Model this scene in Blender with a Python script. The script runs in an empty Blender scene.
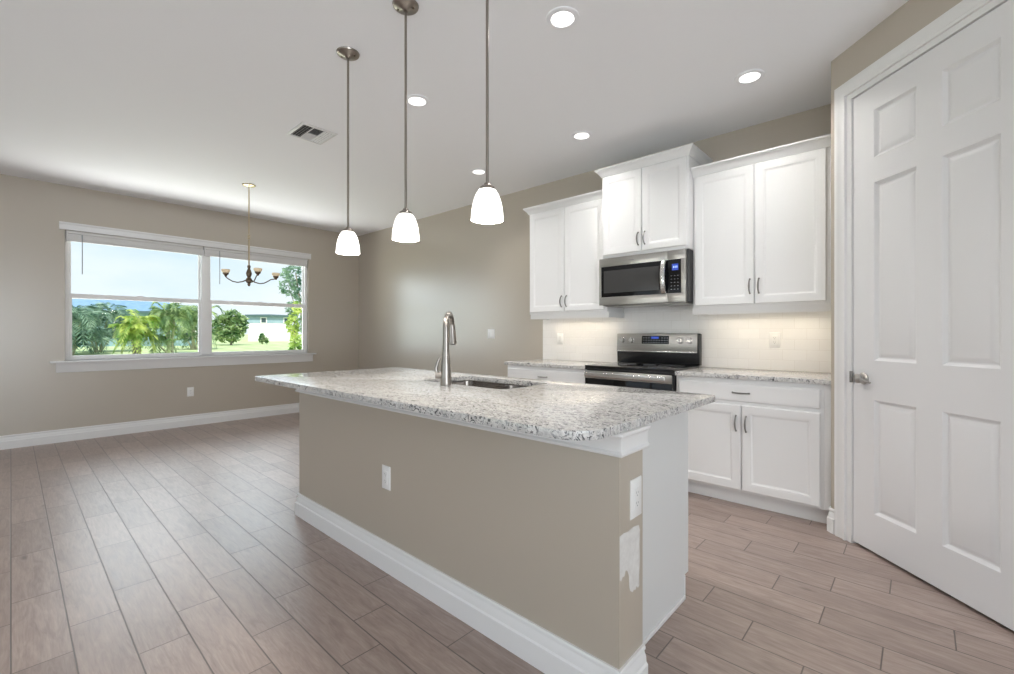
import bpy, bmesh, math, random
from math import sin, cos, pi, radians, sqrt
from mathutils import Vector, Matrix, noise as mnoise

random.seed(7)
C = bpy.context.scene.collection
sc = bpy.context.scene

# ------------------------------------------------------------------ camera
CAM_H = 1.195
YAW = radians(42.416)
cam_d = bpy.data.cameras.new('camera')
cam_d.sensor_width = 36.0
cam_d.lens = 453.4 / 1014 * 36.0
cam_d.shift_y = -3.34 / 1014
cam_d.clip_start = 0.02
cam_d.clip_end = 500
cam = bpy.data.objects.new('camera', cam_d)
cam.location = (0, 0, CAM_H)
cam.rotation_euler = (radians(90), 0, YAW)
C.objects.link(cam)
sc.camera = cam

# ------------------------------------------------------------------ colour management
sc.view_settings.view_transform = 'Standard'
sc.view_settings.look = 'None'
sc.view_settings.exposure = 0.19
sc.view_settings.gamma = 1.0
sc.view_settings.use_curve_mapping = False
sc.cycles.use_denoising = True
sc.cycles.max_bounces = 10
sc.cycles.diffuse_bounces = 6
sc.cycles.glossy_bounces = 4
sc.cycles.transparent_max_bounces = 12
sc.cycles.sample_clamp_indirect = 6.0
sc.cycles.caustics_reflective = False
sc.cycles.caustics_refractive = False

# ------------------------------------------------------------------ world: pale blue sky with thin cloud
W = bpy.data.worlds.new('sky')
sc.world = W
W.use_nodes = True
nt = W.node_tree
nt.nodes.clear()
n_out = nt.nodes.new('ShaderNodeOutputWorld')
n_bg = nt.nodes.new('ShaderNodeBackground')
n_tc = nt.nodes.new('ShaderNodeTexCoord')
n_sep = nt.nodes.new('ShaderNodeSeparateXYZ')
n_ramp = nt.nodes.new('ShaderNodeValToRGB')
n_ramp.color_ramp.elements[0].position = 0.0
n_ramp.color_ramp.elements[0].color = (0.80, 0.90, 0.96, 1)
n_ramp.color_ramp.elements[1].position = 0.55
n_ramp.color_ramp.elements[1].color = (0.42, 0.66, 0.93, 1)
n_map = nt.nodes.new('ShaderNodeMapping')
n_map.inputs['Scale'].default_value = (1.6, 1.6, 4.5)
n_no = nt.nodes.new('ShaderNodeTexNoise')
n_no.inputs['Scale'].default_value = 2.2
n_no.inputs['Detail'].default_value = 6
n_cr = nt.nodes.new('ShaderNodeValToRGB')
n_cr.color_ramp.elements[0].position = 0.40
n_cr.color_ramp.elements[0].color = (0, 0, 0, 1)
n_cr.color_ramp.elements[1].position = 0.72
n_cr.color_ramp.elements[1].color = (1, 1, 1, 1)
n_mx = nt.nodes.new('ShaderNodeMixRGB')
n_mx.inputs['Color2'].default_value = (0.93, 0.96, 0.99, 1)
L = nt.links.new
L(n_tc.outputs['Generated'], n_sep.inputs[0])
L(n_sep.outputs['Z'], n_ramp.inputs['Fac'])
L(n_tc.outputs['Generated'], n_map.inputs['Vector'])
L(n_map.outputs[0], n_no.inputs['Vector'])
L(n_no.outputs['Fac'], n_cr.inputs['Fac'])
L(n_cr.outputs['Color'], n_mx.inputs['Fac'])
L(n_ramp.outputs['Color'], n_mx.inputs['Color1'])
L(n_mx.outputs['Color'], n_bg.inputs['Color'])
n_bg.inputs['Strength'].default_value = 1.0
L(n_bg.outputs[0], n_out.inputs['Surface'])


def lamp(name, kind, loc, energy, color=(1, 1, 1), rot=(0, 0, 0), **kw):
    d = bpy.data.lights.new(name, kind)
    d.energy = energy
    d.color = color
    for k, v in kw.items():
        setattr(d, k, v)
    o = bpy.data.objects.new(name, d)
    o.location = loc
    o.rotation_euler = rot
    C.objects.link(o)
    return o


# sun: high, from behind the house, lights the garden side facing the window
lamp('sun', 'SUN', (5, -5, 20), 4.0, (1.0, 0.96, 0.88), (radians(33), 0, radians(62)), angle=radians(0.6))
# added fill lamps outside two assumed openings in the rear wall (behind the camera)
DAY_FILL = (0.86, 0.94, 1.0)
lamp('fill_rear_left', 'AREA', (-3.3, -4.95, 0.25), 44, DAY_FILL, (radians(160), 0, 0), shape='RECTANGLE', size=4.4, size_y=1.6)
lamp('fill_rear_right', 'AREA', (1.6, -4.85, 0.45), 66, DAY_FILL, (radians(155), 0, 0), shape='RECTANGLE', size=2.4, size_y=1.4)
# added fill lamp outside an assumed opening in the unseen far right wall
lamp('fill_far_right', 'AREA', (3.8, -1.0, 1.3), 100, DAY_FILL, (radians(100), 0, radians(90)), shape='RECTANGLE', size=3.0, size_y=1.6)
# added fill lamp in place of bright sky, kept above the window's view
lamp('fill_high_garden', 'AREA', (-12.5, 1.75, 4.75), 470, DAY_FILL, (radians(66), 0, radians(-90)), shape='RECTANGLE', size=7.0, size_y=2.6)
# added lamp out of view that puts window glare on the kitchen wall
lamp('fill_glare_side', 'AREA', (-20, -9.8, 3.2), 560, DAY_FILL, (radians(90), 0, radians(-65)), shape='RECTANGLE', size=9.5, size_y=5.6)
lamp('fill_low_garden', 'AREA', (-8.25, 1.75, 0.20), 190, (1.0, 0.94, 0.96), (radians(155), 0, radians(-90)), shape='RECTANGLE', size=3.6, size_y=2.0)  # added uplight out of view, in place of sunlit ground, brightens the ceiling

H = 2.84          # ceiling height
YK = 3.96         # kitchen wall plane
XW = -7.0         # window wall plane
RY = -4.0         # rear wall
RX = 3.5          # far right wall


# ------------------------------------------------------------------ materials
def new_mat(name):
    m = bpy.data.materials.new(name)
    m.use_nodes = True
    t = m.node_tree
    b = t.nodes['Principled BSDF']
    return m, t, b


def mat(name, col, rough=0.5, metal=0.0, spec=0.5, emit=None, estr=0.0, bump=None, coat=0.0, ior=None):
    m, t, b = new_mat(name)
    b.inputs['Base Color'].default_value = (*col, 1)
    b.inputs['Roughness'].default_value = rough
    b.inputs['Metallic'].default_value = metal
    b.inputs['Specular IOR Level'].default_value = spec
    b.inputs['Coat Weight'].default_value = coat
    if ior:
        b.inputs['IOR'].default_value = ior
    if emit:
        b.inputs['Emission Color'].default_value = (*emit, 1)
        b.inputs['Emission Strength'].default_value = estr
    if bump:
        sc_, st_ = bump
        tc = t.nodes.new('ShaderNodeTexCoord')
        no = t.nodes.new('ShaderNodeTexNoise')
        no.inputs['Scale'].default_value = sc_
        no.inputs['Detail'].default_value = 3
        bp = t.nodes.new('ShaderNodeBump')
        bp.inputs['Strength'].default_value = st_
        bp.inputs['Distance'].default_value = 0.002
        t.links.new(tc.outputs['Object'], no.inputs['Vector'])
        t.links.new(no.outputs['Fac'], bp.inputs['Height'])
        t.links.new(bp.outputs[0], b.inputs['Normal'])
    return m


def math_node(t, op, a, b=None):
    n = t.nodes.new('ShaderNodeMath')
    n.operation = op
    for i, v in enumerate((a, b)):
        if v is None:
            continue
        if isinstance(v, (int, float)):
            n.inputs[i].default_value = v
        else:
            t.links.new(v, n.inputs[i])
    return n.outputs[0]


def ramp(t, fac, stops, interp='LINEAR'):
    r = t.nodes.new('ShaderNodeValToRGB')
    r.color_ramp.interpolation = interp
    els = r.color_ramp.elements
    while len(els) < len(stops):
        els.new(0.5)
    for e, (p, c) in zip(els, stops):
        e.position = p
        e.color = (*c, 1)
    t.links.new(fac, r.inputs['Fac'])
    return r.outputs['Color']


def mix(t, fac, a, b, blend='MIX'):
    n = t.nodes.new('ShaderNodeMixRGB')
    n.blend_type = blend
    for i, v in ((0, fac), (1, a), (2, b)):
        if isinstance(v, (int, float)):
            n.inputs[i].default_value = v
        elif isinstance(v, tuple):
            n.inputs[i].default_value = (*v, 1)
        else:
            t.links.new(v, n.inputs[i])
    return n.outputs[0]


def noise_tex(t, vec, scale, detail=4, rough=0.5, dist=0.0):
    n = t.nodes.new('ShaderNodeTexNoise')
    n.inputs['Scale'].default_value = scale
    n.inputs['Detail'].default_value = detail
    n.inputs['Roughness'].default_value = rough
    n.inputs['Distortion'].default_value = dist
    t.links.new(vec, n.inputs['Vector'])
    return n.outputs['Fac']


def floor_material():
    m, t, b = new_mat('wood_look_tile')
    tc = t.nodes.new('ShaderNodeTexCoord')
    sp = t.nodes.new('ShaderNodeSeparateXYZ')
    t.links.new(tc.outputs['Object'], sp.inputs[0])
    X, Y = sp.outputs['X'], sp.outputs['Y']
    PW, PL, G = 0.1602, 0.6135, 0.0042
    yr = math_node(t, 'DIVIDE', Y, PW)
    row = math_node(t, 'FLOOR', yr)
    fy = math_node(t, 'FRACT', yr)
    # the one-third stagger changes direction at the sixteenth course
    krow = math_node(t, 'SUBTRACT', 15.0, math_node(t, 'ABSOLUTE', math_node(t, 'SUBTRACT', row, 15.0)))
    xs = math_node(t, 'ADD', math_node(t, 'ADD', X, 2.97), math_node(t, 'MULTIPLY', krow, PL / 3))
    xr = math_node(t, 'DIVIDE', xs, PL)
    colm = math_node(t, 'FLOOR', xr)
    fx = math_node(t, 'FRACT', xr)
    dy = math_node(t, 'MULTIPLY', math_node(t, 'MINIMUM', fy, math_node(t, 'SUBTRACT', 1.0, fy)), PW)
    dx = math_node(t, 'MULTIPLY', math_node(t, 'MINIMUM', fx, math_node(t, 'SUBTRACT', 1.0, fx)), PL)
    dm = math_node(t, 'MINIMUM', dx, dy)
    mr = t.nodes.new('ShaderNodeMapRange')
    mr.inputs['From Min'].default_value = G * 0.42
    mr.inputs['From Max'].default_value = G * 0.75
    t.links.new(dm, mr.inputs['Value'])
    tile = mr.outputs[0]
    cv = t.nodes.new('ShaderNodeCombineXYZ')
    t.links.new(row, cv.inputs[0])
    t.links.new(colm, cv.inputs[1])
    wn = t.nodes.new('ShaderNodeTexWhiteNoise')
    wn.noise_dimensions = '2D'
    t.links.new(cv.outputs[0], wn.inputs['Vector'])
    # grain: coordinates stretched along the plank, shifted per plank
    gv = t.nodes.new('ShaderNodeCombineXYZ')
    t.links.new(math_node(t, 'MULTIPLY', X, 1.6), gv.inputs[0])
    t.links.new(math_node(t, 'MULTIPLY', Y, 9.0), gv.inputs[1])
    t.links.new(math_node(t, 'MULTIPLY', wn.outputs['Value'], 37.0), gv.inputs[2])
    grain = noise_tex(t, gv.outputs[0], 3.0, 8, 0.62, 1.2)
    gv2 = t.nodes.new('ShaderNodeCombineXYZ')
    t.links.new(math_node(t, 'MULTIPLY', X, 5.0), gv2.inputs[0])
    t.links.new(math_node(t, 'MULTIPLY', Y, 70.0), gv2.inputs[1])
    t.links.new(math_node(t, 'MULTIPLY', wn.outputs['Value'], 11.0), gv2.inputs[2])
    fine = noise_tex(t, gv2.outputs[0], 2.0, 5, 0.6, 0.6)
    base = ramp(t, grain, [(0.22, (0.270, 0.205, 0.176)), (0.5, (0.380, 0.298, 0.260)), (0.78, (0.465, 0.380, 0.338))])
    fr = ramp(t, fine, [(0.3, (0.72, 0.72, 0.72)), (0.7, (1.1, 1.1, 1.1))])
    base = mix(t, 0.55, base, fr, 'MULTIPLY')
    tone = ramp(t, wn.outputs['Value'], [(0.0, (0.88, 0.87, 0.87)), (1.0, (1.07, 1.06, 1.06))])
    base = mix(t, 1.0, base, tone, 'MULTIPLY')
    # knots
    kv = t.nodes.new('ShaderNodeCombineXYZ')
    t.links.new(math_node(t, 'MULTIPLY', X, 0.9), kv.inputs[0])
    t.links.new(math_node(t, 'MULTIPLY', Y, 2.6), kv.inputs[1])
    vo = t.nodes.new('ShaderNodeTexVoronoi')
    vo.inputs['Scale'].default_value = 1.9
    t.links.new(kv.outputs[0], vo.inputs['Vector'])
    kn = ramp(t, vo.outputs['Distance'], [(0.02, (0.42, 0.42, 0.42)), (0.075, (1, 1, 1))])
    base = mix(t, 0.8, base, kn, 'MULTIPLY')
    col = mix(t, tile, (0.155, 0.125, 0.112), base)
    t.links.new(col, b.inputs['Base Color'])
    ro = t.nodes.new('ShaderNodeMapRange')
    ro.inputs['To Min'].default_value = 0.27
    ro.inputs['To Max'].default_value = 0.42
    t.links.new(grain, ro.inputs['Value'])
    t.links.new(ro.outputs[0], b.inputs['Roughness'])
    bp = t.nodes.new('ShaderNodeBump')
    bp.inputs['Strength'].default_value = 0.6
    bp.inputs['Distance'].default_value = 0.0015
    hgt = math_node(t, 'ADD', math_node(t, 'MULTIPLY', tile, 1.0), math_node(t, 'MULTIPLY', fine, 0.25))
    t.links.new(hgt, bp.inputs['Height'])
    t.links.new(bp.outputs[0], b.inputs['Normal'])
    return m


def granite_material():
    m, t, b = new_mat('speckled_granite')
    tc = t.nodes.new('ShaderNodeTexCoord')
    mp = t.nodes.new('ShaderNodeMapping')
    mp.inputs['Rotation'].default_value = (0.3, 0.2, 0.6)
    mp.inputs['Scale'].default_value = (1.0, 1.7, 1.25)
    t.links.new(tc.outputs['Object'], mp.inputs['Vector'])
    v = mp.outputs[0]
    big = noise_tex(t, v, 9, 5, 0.6, 0.8)
    mid = noise_tex(t, v, 34, 5, 0.65, 1.0)
    fl = noise_tex(t, v, 34, 5, 0.64, 2.4)
    fl2 = noise_tex(t, v, 22, 6, 0.70, 2.2)
    warm = noise_tex(t, v, 16, 3, 0.5, 0.5)
    base = ramp(t, mid, [(0.30, (0.42, 0.415, 0.41)), (0.48, (0.62, 0.61, 0.595)), (0.68, (0.78, 0.775, 0.765))])
    base = mix(t, ramp(t, warm, [(0.55, (0, 0, 0)), (0.72, (0.45, 0.45, 0.45))]), base, (0.60, 0.55, 0.50))
    grey = ramp(t, fl2, [(0.53, (0, 0, 0)), (0.61, (0.8, 0.8, 0.8))])
    base = mix(t, grey, base, (0.27, 0.275, 0.285))
    dk = ramp(t, fl, [(0.542, (0, 0, 0)), (0.58, (1, 1, 1))])
    gate = ramp(t, big, [(0.38, (0.25, 0.25, 0.25)), (0.56, (1, 1, 1))])
    dk = mix(t, 1.0, dk, gate, 'MULTIPLY')
    base = mix(t, dk, base, (0.035, 0.036, 0.042))
    t.links.new(base, b.inputs['Base Color'])
    b.inputs['Roughness'].default_value = 0.13
    b.inputs['Specular IOR Level'].default_value = 0.55
    return m


def tile_material():
    m, t, b = new_mat('white_subway_tile')
    tc = t.nodes.new('ShaderNodeTexCoord')
    sp = t.nodes.new('ShaderNodeSeparateXYZ')
    t.links.new(tc.outputs['Object'], sp.inputs[0])
    cb = t.nodes.new('ShaderNodeCombineXYZ')
    t.links.new(sp.outputs['X'], cb.inputs[0])
    t.links.new(math_node(t, 'SUBTRACT', sp.outputs['Z'], 0.914), cb.inputs[1])
    br = t.nodes.new('ShaderNodeTexBrick')
    br.inputs['Scale'].default_value = 1.0
    br.inputs['Brick Width'].default_value = 0.1555
    br.inputs['Row Height'].default_value = 0.0795
    br.inputs['Mortar Size'].default_value = 0.0016
    br.inputs['Mortar Smooth'].default_value = 0.3
    br.inputs['Color1'].default_value = (0.84, 0.83, 0.82, 1)
    br.inputs['Color2'].default_value = (0.81, 0.80, 0.79, 1)
    br.inputs['Mortar'].default_value = (0.74, 0.72, 0.70, 1)
    t.links.new(cb.outputs[0], br.inputs['Vector'])
    t.links.new(br.outputs['Color'], b.inputs['Base Color'])
    b.inputs['Roughness'].default_value = 0.18
    bp = t.nodes.new('ShaderNodeBump')
    bp.inputs['Strength'].default_value = 0.5
    bp.inputs['Distance'].default_value = 0.001
    bp.invert = True
    t.links.new(br.outputs['Fac'], bp.inputs['Height'])
    t.links.new(bp.outputs[0], b.inputs['Normal'])
    return m


def steel_material(name, col, rough=0.3, axis='X', grain=0.25):
    m, t, b = new_mat(name)
    b.inputs['Metallic'].default_value = 1.0
    tc = t.nodes.new('ShaderNodeTexCoord')
    mp = t.nodes.new('ShaderNodeMapping')
    s = {'X': (4, 300, 300), 'Z': (300, 300, 4)}[axis]
    mp.inputs['Scale'].default_value = s
    t.links.new(tc.outputs['Object'], mp.inputs['Vector'])
    f = noise_tex(t, mp.outputs[0], 1.0, 3, 0.6)
    c = ramp(t, f, [(0.3, tuple(x * (1 - grain * 0.5) for x in col)), (0.7, tuple(min(1, x * (1 + grain * 0.3)) for x in col))])
    t.links.new(c, b.inputs['Base Color'])
    r = t.nodes.new('ShaderNodeMapRange')
    r.inputs['To Min'].default_value = rough - 0.06
    r.inputs['To Max'].default_value = rough + 0.08
    t.links.new(f, r.inputs['Value'])
    t.links.new(r.outputs[0], b.inputs['Roughness'])
    return m


def glass_material():
    m = bpy.data.materials.new('window_glass')
    m.use_nodes = True
    t = m.node_tree
    t.nodes.clear()
    o = t.nodes.new('ShaderNodeOutputMaterial')
    tr = t.nodes.new('ShaderNodeBsdfTransparent')
    tr.inputs['Color'].default_value = (0.96, 0.98, 0.98, 1)
    gl = t.nodes.new('ShaderNodeBsdfGlossy')
    gl.inputs['Roughness'].default_value = 0.02
    fr = t.nodes.new('ShaderNodeFresnel')
    fr.inputs['IOR'].default_value = 1.06
    mx = t.nodes.new('ShaderNodeMixShader')
    t.links.new(fr.outputs[0], mx.inputs[0])
    t.links.new(tr.outputs[0], mx.inputs[1])
    t.links.new(gl.outputs[0], mx.inputs[2])
    t.links.new(mx.outputs[0], o.inputs['Surface'])
    return m


def varied_mat(name, c1, c2, scale, rough=0.7, spec=0.3, translucent=0.0, detail=4):
    m, t, b = new_mat(name)
    tc = t.nodes.new('ShaderNodeTexCoord')
    f = noise_tex(t, tc.outputs['Object'], scale, detail, 0.6)
    c = ramp(t, f, [(0.35, c1), (0.65, c2)])
    t.links.new(c, b.inputs['Base Color'])
    b.inputs['Roughness'].default_value = rough
    b.inputs['Specular IOR Level'].default_value = spec
    if translucent:
        o = [n for n in t.nodes if n.type == 'OUTPUT_MATERIAL'][0]
        tl = t.nodes.new('ShaderNodeBsdfTranslucent')
        t.links.new(c, tl.inputs['Color'])
        mx = t.nodes.new('ShaderNodeMixShader')
        mx.inputs[0].default_value = translucent
        t.links.new(b.outputs[0], mx.inputs[1])
        t.links.new(tl.outputs[0], mx.inputs[2])
        t.links.new(mx.outputs[0], o.inputs['Surface'])
    return m


M = {}
WALLC = (0.47, 0.42, 0.35)
M['wall'] = mat('beige_wall_paint', WALLC, 0.29, spec=0.5, ior=1.9, bump=(260, 0.10))
M['ceiling'] = mat('ceiling_paint', (0.91, 0.92, 0.945), 0.8, spec=0.2, bump=(120, 0.12))
M['trim'] = mat('white_trim_paint', (0.80, 0.80, 0.80), 0.32)
M['door'] = mat('white_door_paint', (0.79, 0.79, 0.80), 0.38)
M['cabinet'] = mat('white_cabinet_paint', (0.80, 0.80, 0.80), 0.34)
M['panel'] = mat('white_end_panel', (0.72, 0.73, 0.73), 0.45)
M['floor'] = floor_material()
M['granite'] = granite_material()
M['tile'] = tile_material()
M['steel'] = steel_material('brushed_stainless', (0.43, 0.42, 0.40), 0.33, 'X')
M['steel_bright'] = steel_material('bright_stainless', (0.66, 0.65, 0.64), 0.24, 'X', 0.15)
M['nickel'] = mat('brushed_nickel', (0.50, 0.48, 0.46), 0.28, 1.0)
M['pull'] = mat('cabinet_pull_nickel', (0.27, 0.26, 0.25), 0.30, 1.0)
M['pewter'] = mat('dark_pewter_metal', (0.30, 0.27, 0.24), 0.30, 1.0)
M['faucet'] = mat('faucet_nickel', (0.34, 0.315, 0.29), 0.30, 1.0)
M['sink'] = mat('sink_steel', (0.34, 0.31, 0.285), 0.24, 1.0)
M['bronze'] = mat('aged_bronze', (0.16, 0.12, 0.085), 0.38, 1.0)
M['brass'] = mat('pale_brass', (0.60, 0.50, 0.34), 0.35, 1.0)
M['black_glass'] = mat('black_glass', (0.008, 0.008, 0.009), 0.06, spec=0.35)
M['black'] = mat('black_enamel', (0.010, 0.010, 0.011), 0.25)
M['dark_plastic'] = mat('dark_plastic', (0.05, 0.05, 0.052), 0.45)
M['screen'] = mat('oven_window_screen', (0.055, 0.055, 0.055), 0.10)
M['blue_lcd'] = mat('blue_display', (0.01, 0.02, 0.12), 0.2, emit=(0.06, 0.13, 0.75), estr=0.55)
M['lcd_digit'] = mat('display_digits', (0.2, 0.3, 0.6), 0.3, emit=(0.45, 0.6, 1.0), estr=0.7)
M['key'] = mat('printed_grey', (0.25, 0.25, 0.26), 0.5)
M['plate'] = mat('white_plastic_plate', (0.82, 0.82, 0.81), 0.35)
M['slot'] = mat('outlet_slot_grey', (0.30, 0.30, 0.30), 0.5)
M['primer'] = varied_mat('white_wall_filler', (0.66, 0.64, 0.62), (0.74, 0.73, 0.71), 30, 0.7)
M['lens'] = mat('downlight_lens', (0.9, 0.9, 0.9), 0.4, emit=(1.0, 0.985, 0.96), estr=2.2)
M['shade'] = mat('lit_frosted_glass', (0.9, 0.89, 0.87), 0.35, emit=(1.0, 0.96, 0.90), estr=1.5)
M['amber'] = mat('pale_amber_glass', (0.80, 0.66, 0.46), 0.3, emit=(1.0, 0.82, 0.55), estr=0.15)
M['glass'] = glass_material()
M['vinyl'] = mat('white_vinyl', (0.88, 0.88, 0.88), 0.35)
M['blind'] = mat('white_blind_slats', (0.74, 0.73, 0.72), 0.45)
M['wand'] = mat('clear_grey_plastic', (0.35, 0.38, 0.40), 0.3)
M['vent_dark'] = mat('duct_shadow', (0.09, 0.09, 0.09), 0.8)
M['vent'] = mat('vent_white_metal', (0.72, 0.72, 0.72), 0.4)
M['grass'] = varied_mat('mown_grass', (0.42, 0.52, 0.24), (0.62, 0.68, 0.38), 0.9, 0.9, 0.1, detail=8)
M['white_stucco'] = varied_mat('white_stucco', (0.88, 0.86, 0.85), (0.92, 0.90, 0.89), 2.0, 0.8)
M['blue_stucco'] = varied_mat('blue_grey_stucco', (0.33, 0.45, 0.53), (0.40, 0.52, 0.60), 2.0, 0.8)
M['teal_siding'] = varied_mat('teal_grey_siding', (0.28, 0.42, 0.48), (0.36, 0.50, 0.56), 1.5, 0.8)
M['roof'] = varied_mat('blue_grey_shingles', (0.19, 0.31, 0.44), (0.25, 0.38, 0.52), 3.0, 0.8)
M['fascia'] = mat('dark_fascia', (0.09, 0.15, 0.16), 0.6)
M['house_glass'] = mat('dark_house_glass', (0.06, 0.09, 0.10), 0.1)
M['leaf'] = varied_mat('palm_leaf_green', (0.045, 0.15, 0.05), (0.56, 0.68, 0.32), 1.6, 0.5, 0.4, 0.3)  # ramp also paints sunlit highlights and dark interior into the leaf colour
M['leaf_dark'] = varied_mat('blue_green_leaf', (0.035, 0.13, 0.09), (0.46, 0.60, 0.44), 1.6, 0.5, 0.4, 0.3)  # blue-green, with the same painted highlights and shaded inside
M['leaf_bright'] = varied_mat('yellow_green_leaf', (0.10, 0.28, 0.04), (0.82, 0.86, 0.28), 1.8, 0.5, 0.4, 0.35)  # yellow-green, highlight and shade contrast again painted in by the noise
M['bark'] = varied_mat('grey_bark', (0.20, 0.18, 0.14), (0.38, 0.34, 0.27), 9.0, 0.9)
M['pale_bark'] = varied_mat('pale_stem', (0.45, 0.40, 0.30), (0.60, 0.55, 0.42), 9.0, 0.9)

# ------------------------------------------------------------------ mesh helpers
ORG = {}


class MB:
    """collects shapes in world coordinates and links them as one mesh"""

    def __init__(s):
        s.v, s.f = [], []

    def add(s, vs, fs):
        o = len(s.v)
        s.v += [tuple(p) for p in vs]
        s.f += [tuple(i + o for i in f) for f in fs]
        return s

    def box(s, x0, x1, y0, y1, z0, z1):
        vs = [(x, y, z) for z in (z0, z1) for y in (y0, y1) for x in (x0, x1)]
        return s.add(vs, [(0, 2, 3, 1), (4, 5, 7, 6), (0, 1, 5, 4), (2, 6, 7, 3), (0, 4, 6, 2), (1, 3, 7, 5)])

    def fbox(s, fr, u0, u1, v0, v1, w0, w1):
        """box in a frame: fr(u, v, w) -> world"""
        vs = [fr(u, v, w) for w in (w0, w1) for v in (v0, v1) for u in (u0, u1)]
        return s.add(vs, [(0, 2, 3, 1), (4, 5, 7, 6), (0, 1, 5, 4), (2, 6, 7, 3), (0, 4, 6, 2), (1, 3, 7, 5)])

    def nested(s, fr, u0, u1, v0, v1, steps, back=None):
        """successive inset rectangles (inset, depth): a raised or recessed panel"""
        rings = []
        for ins, w in steps:
            rings.append([fr(u0 + ins, v0 + ins, w), fr(u1 - ins, v0 + ins, w), fr(u1 - ins, v1 - ins, w), fr(u0 + ins, v1 - ins, w)])
        vs = [p for r in rings for p in r]
        fs = []
        for k in range(len(rings) - 1):
            a, b = 4 * k, 4 * (k + 1)
            for i in range(4):
                j = (i + 1) % 4
                fs.append((a + i, a + j, b + j, b + i))
        e = 4 * (len(rings) - 1)
        fs.append((e, e + 1, e + 2, e + 3))
        if back is not None:
            n = len(vs)
            vs += [fr(u0, v0, back), fr(u1, v0, back), fr(u1, v1, back), fr(u0, v1, back)]
            for i in range(4):
                j = (i + 1) % 4
                fs.append((n + i, n + j, j, i))
            fs.append((n + 3, n + 2, n + 1, n))
        return s.add(vs, fs)

    def tube(s, pts, r, seg=12, cap=True):
        pts = [Vector(p) for p in pts]
        rs = r if isinstance(r, (list, tuple)) else [r] * len(pts)
        prev = None
        vs = []
        for i, p in enumerate(pts):
            if i == 0:
                d = pts[1] - p
            elif i == len(pts) - 1:
                d = p - pts[i - 1]
            else:
                d = (pts[i + 1] - p).normalized() + (p - pts[i - 1]).normalized()
            d.normalize()
            if prev is None:
                a = Vector((0, 0, 1)) if abs(d.z) < 0.9 else Vector((1, 0, 0))
                n = d.cross(a).normalized()
            else:
                n = (prev - d * prev.dot(d)).normalized()
            prev = n
            b = d.cross(n)
            for k in range(seg):
                t = 2 * pi * k / seg
                vs.append(p + (n * cos(t) + b * sin(t)) * rs[i])
        fs = []
        for i in range(len(pts) - 1):
            for k in range(seg):
                k2 = (k + 1) % seg
                fs.append((i * seg + k, i * seg + k2, (i + 1) * seg + k2, (i + 1) * seg + k))
        if cap:
            fs.append(tuple(reversed(range(seg))))
            fs.append(tuple(range((len(pts) - 1) * seg, len(pts) * seg)))
        return s.add(vs, fs)

    def lathe(s, prof, c, seg=32, fr=None, close=False):
        """profile of (radius, height) turned about a vertical axis at c, or about frame axis w"""
        vs = []
        for r, z in prof:
            for k in range(seg):
                t = 2 * pi * k / seg
                if fr:
                    vs.append(fr(r * cos(t), r * sin(t), z))
                else:
                    vs.append((c[0] + r * cos(t), c[1] + r * sin(t), c[2] + z))
        fs = []
        n = len(prof)
        for i in range(n if close else n - 1):
            i2 = (i + 1) % n
            for k in range(seg):
                k2 = (k + 1) % seg
                fs.append((i * seg + k, i * seg + k2, i2 * seg + k2, i2 * seg + k))
        if not close:
            fs.append(tuple(reversed(range(seg))))
            fs.append(tuple(range((n - 1) * seg, n * seg)))
        return s.add(vs, fs)

    def sweep(s, prof, path, closed=False):
        """profile of (out, z) along a plan path; 'out' points to the right-hand side of the walk; mitred"""
        P = [Vector((p[0], p[1])) for p in path]
        n = len(P)
        offs = []
        for i in range(n):
            ds = []
            if i > 0 or closed:
                ds.append((P[i] - P[i - 1]).normalized())
            if i < n - 1 or closed:
                ds.append((P[(i + 1) % n] - P[i]).normalized())
            ns = [Vector((d.y, -d.x)) for d in ds]
            m = ns[0] if len(ns) == 1 else (ns[0] + ns[1]) / (1 + ns[0].dot(ns[1]))
            offs.append(m)
        k = len(prof)
        vs = [(P[i].x + offs[i].x * o, P[i].y + offs[i].y * o, z) for i in range(n) for o, z in prof]
        fs = []
        for i in range(n if closed else n - 1):
            i2 = (i + 1) % n
            for j in range(k):
                j2 = (j + 1) % k
                fs.append((i * k + j, i2 * k + j, i2 * k + j2, i * k + j2))
        if not closed:
            fs.append(tuple(range(k)))
            fs.append(tuple(reversed(range((n - 1) * k, n * k))))
        return s.add(vs, fs)

    def prism(s, poly, z0, z1):
        n = len(poly)
        vs = [(p[0], p[1], z0) for p in poly] + [(p[0], p[1], z1) for p in poly]
        fs = [tuple(reversed(range(n))), tuple(range(n, 2 * n))]
        for i in range(n):
            j = (i + 1) % n
            fs.append((i, j, n + j, n + i))
        return s.add(vs, fs)

    def build(s, name, m, parent=None, bevel=0.0, seg=2, smooth=35, origin=None, recalc=True):
        me = bpy.data.meshes.new(name)
        og = Vector(ORG.get(parent.name, (0, 0, 0))) if parent else Vector(origin or (0, 0, 0))
        bm = bmesh.new()
        bv = [bm.verts.new(Vector(p) - og) for p in s.v]
        for f in s.f:
            try:
                bm.faces.new([bv[i] for i in f])
            except ValueError:
                pass
        if recalc:
            bmesh.ops.recalc_face_normals(bm, faces=bm.faces)
        if bevel:
            es = [e for e in bm.edges if len(e.link_faces) == 2 and e.calc_face_angle(0) > radians(40)]
            bmesh.ops.bevel(bm, geom=es, offset=bevel, segments=seg, affect='EDGES', profile=0.5, clamp_overlap=True)
        bm.to_mesh(me)
        bm.free()
        if smooth:
            for p in me.polygons:
                p.use_smooth = True
            me.set_sharp_from_angle(angle=radians(smooth))
        me.materials.append(m)
        o = bpy.data.objects.new(name, me)
        C.objects.link(o)
        ORG[o.name] = tuple(og)
        if parent:
            o.parent = parent
        else:
            o.location = og
        return o


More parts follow.
